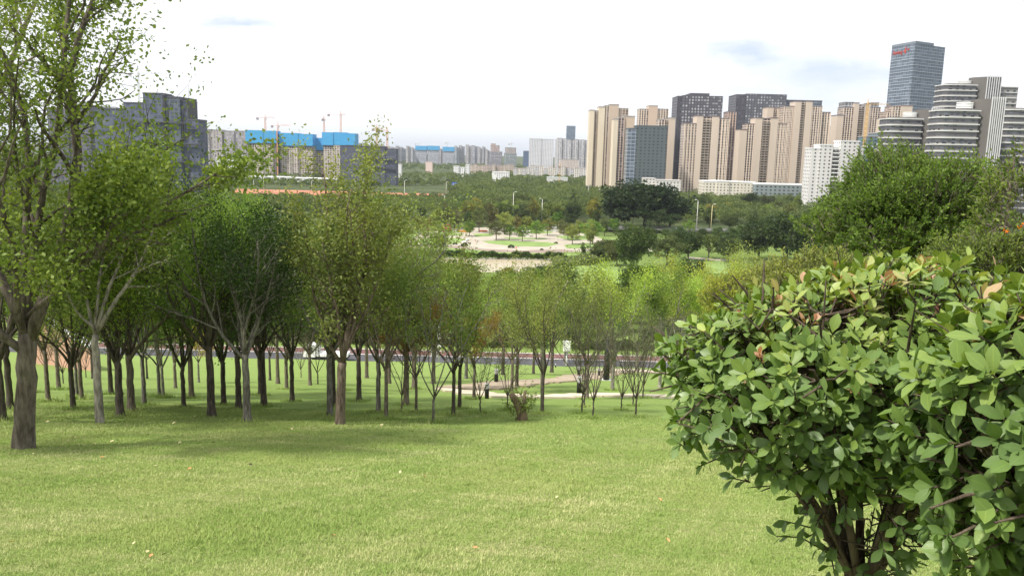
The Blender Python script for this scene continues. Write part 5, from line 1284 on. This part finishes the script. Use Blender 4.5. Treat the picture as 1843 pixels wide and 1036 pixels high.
# ---------------------------------------------------------------- big-leaved bushes in the foreground
def big_leaf_mat():
    t = NT('glossy_leaf'); tone = t.attr('tone'); v = t.attr('side'); rn = t.attr('rnd')
    cr = t.N.new('ShaderNodeValToRGB'); t.L.new(tone, cr.inputs[0]); e = cr.color_ramp.elements
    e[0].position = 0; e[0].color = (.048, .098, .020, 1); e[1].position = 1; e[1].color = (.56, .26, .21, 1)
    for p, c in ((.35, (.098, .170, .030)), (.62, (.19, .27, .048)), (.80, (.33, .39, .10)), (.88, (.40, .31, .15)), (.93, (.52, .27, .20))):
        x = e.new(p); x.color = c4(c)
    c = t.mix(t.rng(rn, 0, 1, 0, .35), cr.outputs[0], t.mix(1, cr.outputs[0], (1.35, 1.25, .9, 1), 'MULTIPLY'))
    rib = t.rng(v, 0, .10, .55, 0); c = t.mix(rib, c, t.mix(1, c, (1.9, 1.7, 1.5, 1), 'MULTIPLY'))
    sp = t.noise(60, 3, .6, t.geo()); c = t.mix(t.rng(sp, .62, .8, 0, .5), c, (.16, .12, .05, 1))
    gm = t.N.new('ShaderNodeNewGeometry')
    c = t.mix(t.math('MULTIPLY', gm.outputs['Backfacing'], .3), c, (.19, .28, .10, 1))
    rough = t.rng(t.noise(9, 2, .5, t.geo()), .3, .7, .34, .58)
    t.set(t.b.inputs['Base Color'], c); t.set(t.b.inputs['Roughness'], rough); t.b.inputs['Specular IOR Level'].default_value = .42
    vein = t.N.new('ShaderNodeTexWave'); t.bump(t.noise(220, 2, .5, t.geo()), .12, .003)
    t.N.remove(vein)
    tr = t.N.new('ShaderNodeBsdfTranslucent'); t.L.new(t.mix(1, c, (1.3, 1.35, .6, 1), 'MULTIPLY'), tr.inputs[0])
    mx = t.N.new('ShaderNodeMixShader'); mx.inputs[0].default_value = .27
    t.L.new(t.b.outputs[0], mx.inputs[1]); t.L.new(tr.outputs[0], mx.inputs[2]); t.L.new(mx.outputs[0], t.out.inputs[0])
    return t.m
MAT['bigleaf'] = big_leaf_mat()
def big_leaves(P_, A_, Nrm, size, tone, seed, width=.42):
    """obovate folded, arched leaves: 6 stations x 3 points"""
    r_ = np.random.default_rng(seed); n = len(P_)
    A = A_/np.linalg.norm(A_, axis=1, keepdims=True); S = np.cross(A, Nrm); S /= np.linalg.norm(S, axis=1, keepdims=True)+1e-9; N_ = np.cross(S, A)
    ts = np.array([0, .07, .24, .45, .66, .85, 1.0]); ws = np.array([.03, .05, .25, .45, .51, .30, .01])
    arch = r_.uniform(-.10, .38, (n, 1)); fold = r_.uniform(.05, .32, (n, 1)); tw = r_.uniform(-.35, .35, (n, 1)); wv = r_.uniform(.85, 1.2, (n, 1))*width/.5
    L = size[:, None]
    V = np.zeros((n, 7, 3, 3)); side = np.zeros((n, 7, 3))
    for i, (t, w) in enumerate(zip(ts, ws)):
        mid = P_ + A*L*(t - .12*arch*t*t) - N_*L*arch*t*t*.55
        a = tw*t; Sd = S*np.cos(a)+N_*np.sin(a); Nd = N_*np.cos(a)-S*np.sin(a)
        hw = w*L*wv*.5
        rip = 1+.08*np.sin(t*14+tw*9)
        V[:, i, 0] = mid + Sd*hw + Nd*hw*fold*rip; V[:, i, 1] = mid; V[:, i, 2] = mid - Sd*hw + Nd*hw*fold
        side[:, i, 0] = 1; side[:, i, 2] = 1
    base = (np.arange(n)*21)[:, None]; q = []
    for i in range(6):
        for j in range(2): a = i*3+j; q.append([a, a+1, a+4, a+3])
    idx = (base[:, :, None] + np.array(q)[None]).reshape(-1, 4)
    tone_f = np.repeat(tone, 12); rn = np.repeat(r_.random(n), 12)
    return V.reshape(-1, 3), idx, tone_f, rn, side.reshape(-1)
def bush(name, label, base, centre, rad, down, nros, leaf, seed, clip=None, stems=11, lower=.0, hub=.3, low=0, taper=0):
    rr = random.Random(seed); nr = np.random.default_rng(seed)
    root = empty(name, base); b0 = Vector((0, 0, 0)); c0 = Vector(centre)-Vector(base)
    tr = MB(); nodes = []
    for i in range(stems):
        a = 2*PI*i/stems+rr.uniform(-.25, .25); el = rr.uniform(-.15, 1.0)
        d = Vector((math.cos(a)*math.cos(el), math.sin(a)*math.cos(el), math.sin(el)))
        e = c0 + Vector((d.x*rad[0], d.y*rad[1], d.z*(rad[2]*(1-taper*min(1, max(0, -d.x))) if d.z > 0 else down)))*.80
        s0 = Vector((math.cos(a)*.045, math.sin(a)*.045, hub)); k1 = s0.lerp(e, .35)+Vector((rr.gauss(0, .03), rr.gauss(0, .03), .05)); k2 = s0.lerp(e, .7)+Vector((rr.gauss(0, .04), rr.gauss(0, .04), .02))
        r0 = rr.uniform(.006, .016); tr.tube([Vector((math.cos(a)*.03, math.sin(a)*.03, -.2)), s0*.5, s0, k1, k2, e], [r0*1.5, r0*1.3, r0*1.1, r0*.75, r0*.5, r0*.25], 8, False)
        for q in (0.5, .75, 1): nodes.append(k1.lerp(k2, q)); nodes.append(k2.lerp(e, q))
        for j in range(7):
            p = (k1.lerp(k2, rr.random()) if j < 3 else k2.lerp(e, rr.random())); d2 = (d+Vector((rr.gauss(0, .55), rr.gauss(0, .55), rr.gauss(.3, .4)))).normalized(); L = rr.uniform(.14, .28)
            m1 = p+d2*L*.5+Vector((0, 0, .015)); e2 = p+d2*L; tr.tube([p, m1, e2], [r0*.45, r0*.32, r0*.16], 6, False); nodes += [m1, e2]
    N0 = np.array([tuple(v) for v in nodes])
    PP = []; AA = []; NN = []; SZ = []; TN = []
    i = 0
    while i < nros:
        d = Vector(rand_dirs(1, nr)[0]); q = 1-abs(rr.gauss(0, .13)) if rr.random() < .78 else rr.uniform(.5, .9)
        if d.z < 0 and rr.random() < lower: continue
        env = .92 + .10*math.sin(d.x*5+seed)+.08*math.sin(d.y*7+d.z*6+seed) + rr.gauss(0, .04)
        zk = (1-taper*min(1, max(0, (-d.x-.05)/.6))) if d.z > 0 else 1
        p = c0 + Vector((d.x*rad[0], d.y*rad[1], d.z*zk*(rad[2] if d.z > 0 else down)))*q*env
        if clip and not clip(p+Vector(base)): i += .05; continue
        i += 1
        ax = (Vector((d.x, d.y, d.z*.8+.30)) + Vector((rr.gauss(0, .28), rr.gauss(0, .28), rr.gauss(0, .28)))).normalized()
        nb = nodes[int(np.argmin(((N0-np.array(tuple(p-ax*.12)))**2).sum(1)))]
        m1 = p-ax*rr.uniform(.05, .10)
        tr.tube([nb, nb.lerp(m1, .55)+Vector((rr.gauss(0, .01), rr.gauss(0, .01), -.01)), m1, p], [.0042, .0036, .003, .0024], 5, False)
        k = rr.randint(5, 9); o = ax.orthogonal().normalized(); a0 = rr.uniform(0, 6.28)
        top = max(0, d.z)
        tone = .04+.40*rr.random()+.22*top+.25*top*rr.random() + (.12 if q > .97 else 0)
        young = d.z > .25 and rr.random() < .014+.055*top
        if young: tone = rr.uniform(.86, 1.0)
        for j in range(k):
            f = j/k; oo = o.copy(); oo.rotate(Matrix.Rotation(a0+j*2.4, 3, ax))
            op = (.35+1.05*(1-f)) if not young else .35+.3*(1-f)
            dd = (ax*1.0*math.cos(op) + oo*math.sin(op)); dd.z -= .22*(1-f)*(1-top)
            dd.normalize()
            PP.append(tuple(p - ax*.035*(1-f))); AA.append(tuple(dd)); nn = ax - dd*ax.dot(dd) + Vector((0, 0, .35)); NN.append(tuple(nn.normalized()))
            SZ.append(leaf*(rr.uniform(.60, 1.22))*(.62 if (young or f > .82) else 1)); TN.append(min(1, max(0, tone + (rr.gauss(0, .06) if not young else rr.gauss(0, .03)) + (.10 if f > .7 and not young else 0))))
    N0s = [v for v in nodes]
    for q_ in range(low):      # short leafy shoots low on the stems
        nd = rr.choice(N0s); f = rr.uniform(.15, .95); s0 = Vector((0, 0, hub*.9)); p = s0.lerp(nd, f) + Vector((rr.gauss(0, .05), rr.gauss(0, .05), rr.gauss(0, .035)))
        d2 = Vector((p.x, p.y, 0)); d2 = (d2.normalized() if d2.length > 1e-3 else Vector((1, 0, 0)))
        ax = (d2*.8+Vector((rr.gauss(0, .45), rr.gauss(0, .45), rr.gauss(.15, .35)))).normalized(); e = p+ax*rr.uniform(.05, .13)
        tr.tube([s0.lerp(nd, f*.97), p, e], [.0035, .003, .002], 4, False)
        o = ax.orthogonal().normalized(); a0 = rr.uniform(0, 6.28); k = rr.randint(2, 5)
        for j in range(k):
            oo = o.copy(); oo.rotate(Matrix.Rotation(a0+j*2.4, 3, ax)); dd = (ax*.7+oo*rr.uniform(.4, 1)+Vector((0, 0, -.25))).normalized()
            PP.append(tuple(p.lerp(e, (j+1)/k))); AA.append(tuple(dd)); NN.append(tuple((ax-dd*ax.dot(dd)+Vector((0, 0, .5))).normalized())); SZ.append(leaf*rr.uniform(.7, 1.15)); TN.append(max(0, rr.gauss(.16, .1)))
    TN = np.array(TN); young_mask = TN > .84
    V, idx, tf, rn, sd = big_leaves(np.array(PP), np.array(AA), np.array(NN), np.array(SZ), TN, seed)
    t = tr.build('stem', MAT['bark'], root, True, color=(.13, .10, .075))
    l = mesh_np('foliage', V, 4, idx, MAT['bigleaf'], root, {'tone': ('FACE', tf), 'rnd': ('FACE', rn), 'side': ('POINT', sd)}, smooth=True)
    tag(root, label, 'bush'); return root
c1 = at(1548, 690, 2.75); b1 = at(1545, 1085, 2.75); b1.z = float(height(b1.x, b1.y)); b1.y = 2.75
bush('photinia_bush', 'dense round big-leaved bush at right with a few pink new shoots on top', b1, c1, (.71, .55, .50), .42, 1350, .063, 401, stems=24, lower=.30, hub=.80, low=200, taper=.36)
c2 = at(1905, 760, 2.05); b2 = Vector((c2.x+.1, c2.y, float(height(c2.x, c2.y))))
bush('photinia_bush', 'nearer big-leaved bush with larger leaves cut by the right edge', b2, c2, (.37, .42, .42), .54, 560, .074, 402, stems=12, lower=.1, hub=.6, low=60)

# ---------------------------------------------------------------- grass and litter on the near lawn
def grass():
    r_ = np.random.default_rng(55)
    bands = [(3.6, 6.0, 7500), (6.0, 9.0, 4200), (9.0, 13.0, 1800), (13.0, 20.0, 500)]
    Ps = []; Hs = []
    for y0, y1, den in bands:
        w = lambda y: .70*y+.6
        n = int(den*(y1-y0)*(w(y0)+w(y1)))
        y = r_.uniform(y0, y1, n); x = r_.uniform(-1, 1, n)*w(y)
        Ps.append(np.stack((x, y), 1)); Hs.append(np.full(n, .017+.0012*(y0-3)))
    for px, py, w, kd, *_q in grove:
        if py < 700: continue
        g = G(px, py); k = 260; a_ = r_.uniform(0, 6.28, k); q = (.05+w*g.y/F/2)+np.abs(r_.normal(size=k))*.13
        Ps.append(np.stack((g.x+np.cos(a_)*q, g.y+np.sin(a_)*q), 1)); Hs.append(r_.uniform(.05, .12, k))
    for k_ in range(420):
        y = r_.uniform(4, 15)**1.0; x = r_.uniform(-1, 1)*(.7*y+.5); k = 26
        Ps.append(np.stack((x+r_.normal(size=k)*.035, y+r_.normal(size=k)*.035), 1)); Hs.append(np.full(k, r_.uniform(.03, .055)))
    P2 = np.concatenate(Ps); hh = np.concatenate(Hs); n = len(P2)
    x, y = P2[:, 0], P2[:, 1]; z = height(x, y)
    pat = np.sin(x*1.7+np.sin(y*1.1)*1.5)*np.sin(y*.9+x*.6)
    long_ = np.exp(-(((x+2.3)/.75)**2+((y-6.2)/.5)**2))*1.0
    h = hh*r_.uniform(.5, 1.3, n)*(1+.25*pat+long_*.8)
    a = r_.uniform(0, 2*PI, n); ln = r_.uniform(.2, 1.1, n)
    w = .0022*(1+.05*y)*r_.uniform(.8, 1.6, n)*(1+y*.06)
    bx = np.cos(a)*w; by = np.sin(a)*w; la = a+PI/2+r_.normal(size=n)*.5
    V = np.zeros((n, 3, 3)); V[:, 0] = np.stack((x-bx, y-by, z-.004), 1); V[:, 1] = np.stack((x+bx, y+by, z-.004), 1)
    V[:, 2] = np.stack((x+np.cos(la)*ln*h, y+np.sin(la)*ln*h, z+h), 1)
    nzz = sum(a_*np.sin(x*f1+y*f2+p_)*np.sin(y*f1*1.3-x*f2+p_*2) for a_, f1, f2, p_ in ((.16, 1.1, .5, 0), (.14, 2.9, 1.7, 1), (.13, 6.1, 3.3, 2), (.12, 13, 7, 3)))
    dry = np.clip(.42+nzz+.45*(r_.random(n)-.35)-long_*.6-.02*np.clip(y-6, 0, 20), 0, 1)
    o = mesh_np('grass', V.reshape(-1, 3), 3, np.arange(3*n), MAT['blade'], None, {'rnd': ('FACE', dry)}); tag(o, 'short mown grass of the near lawn, green with straw-coloured patches', 'grass', kind='stuff')
t = NT('grass_blade'); rn = t.attr('rnd'); p = t.geo()
c = t.mix(t.rng(rn, .35, .95), (.27, .37, .095, 1), (.60, .58, .30, 1)); c = t.mix(t.rng(t.noise(.5, 5, .6, p), .45, .68, 0, .35), c, (.50, .53, .20, 1))
c = t.mix(t.rng(t.noise(1.6, 4, .6, p), .55, .75, 0, .45), c, (.20, .32, .07, 1))
t.fin(c, .7, 0, .2); tr = t.N.new('ShaderNodeBsdfTranslucent'); t.L.new(c, tr.inputs[0]); mx = t.N.new('ShaderNodeMixShader'); mx.inputs[0].default_value = .3
t.L.new(t.b.outputs[0], mx.inputs[1]); t.L.new(tr.outputs[0], mx.inputs[2]); t.L.new(mx.outputs[0], t.out.inputs[0]); MAT['blade'] = t.m
grass()
def fallen():
    pos = [(268, 996, 0), (275, 1002, 1), (290, 1006, 2), (180, 826, 1), (275, 842, 0), (345, 845, 1), (60, 820, 0), (130, 790, 0), (205, 795, 0), (326, 797, 0), (310, 765, 0), (525, 772, 0), (455, 840, 2), (0, 914, 1), (15, 982, 1), (595, 968, 1), (1190, 905, 1), (1205, 980, 1), (720, 855, 0), (760, 860, 1), (940, 762, 0), (690, 765, 0), (1000, 900, 0), (860, 990, 1), (350, 752, 0), (90, 760, 0), (240, 985, 0), (460, 952, 0), (118, 795, 0), (380, 800, 2)]
    V0 = [(0, 0, 0), (.02, .018, .006), (.05, .02, .014), (.075, 0, .006), (.05, -.02, .012), (.02, -.018, .008), (.035, 0, .0)]
    me = bpy.data.meshes.new('fallen_leaf'); me.from_pydata(V0, [], [(0, 6, 1), (1, 6, 2), (2, 6, 3), (3, 6, 4), (4, 6, 5), (5, 6, 0)]); me.materials.append(MAT['tinted'])
    cols = [(.62, .55, .30), (.62, .30, .13), (.06, .05, .03)]
    lab = ['pale yellow fallen leaf lying on the lawn', 'orange-brown fallen leaf lying on the lawn', 'dark brown fallen leaf lying on the lawn']
    for px, py, k in pos:
        g = G(px, py); o = bpy.data.objects.new('fallen_leaf', me); C.objects.link(o); s = max(.6, g.y/13)
        o.location = (g.x, g.y, g.z+.03); o.rotation_euler = (random.uniform(-.3, .3)-.25, random.uniform(-.3, .3), random.uniform(0, 6.28)); o.scale = (s, s, s)
        o.color = (*cols[k], 1); tag(o, lab[k], 'leaf', lab[k].split(' lying')[0].replace('leaf', 'leaves') + ' on the lawn')
fallen()

# ---------------------------------------------------------------- haze
def haze():
    m = MB(); m.box(-4200, 4200, -60, 4300, -1.2, 260)
    mt = bpy.data.materials.new('haze_air'); mt.use_nodes = True; nt = mt.node_tree; nt.nodes.clear()
    o_ = nt.nodes.new('ShaderNodeOutputMaterial'); v = nt.nodes.new('ShaderNodeVolumePrincipled'); v.inputs['Density'].default_value = .00006; v.inputs['Color'].default_value = (.86, .92, 1, 1); v.inputs['Anisotropy'].default_value = .3
    nt.links.new(v.outputs[0], o_.inputs['Volume'])
    o = m.build('haze', mt); tag(o, kind='stuff'); return o
if True: haze()

# drop prototypes that were never placed
for root in [o for o in bpy.data.objects if o.name in KIDS]:
    if 'used_once' in root: del root['used_once']
    elif 'label' not in root:
        for k in KIDS[root.name]: bpy.data.objects.remove(k)
        bpy.data.objects.remove(root)
for o in list(bpy.data.objects):
    if 'used_once' in o: del o['used_once']
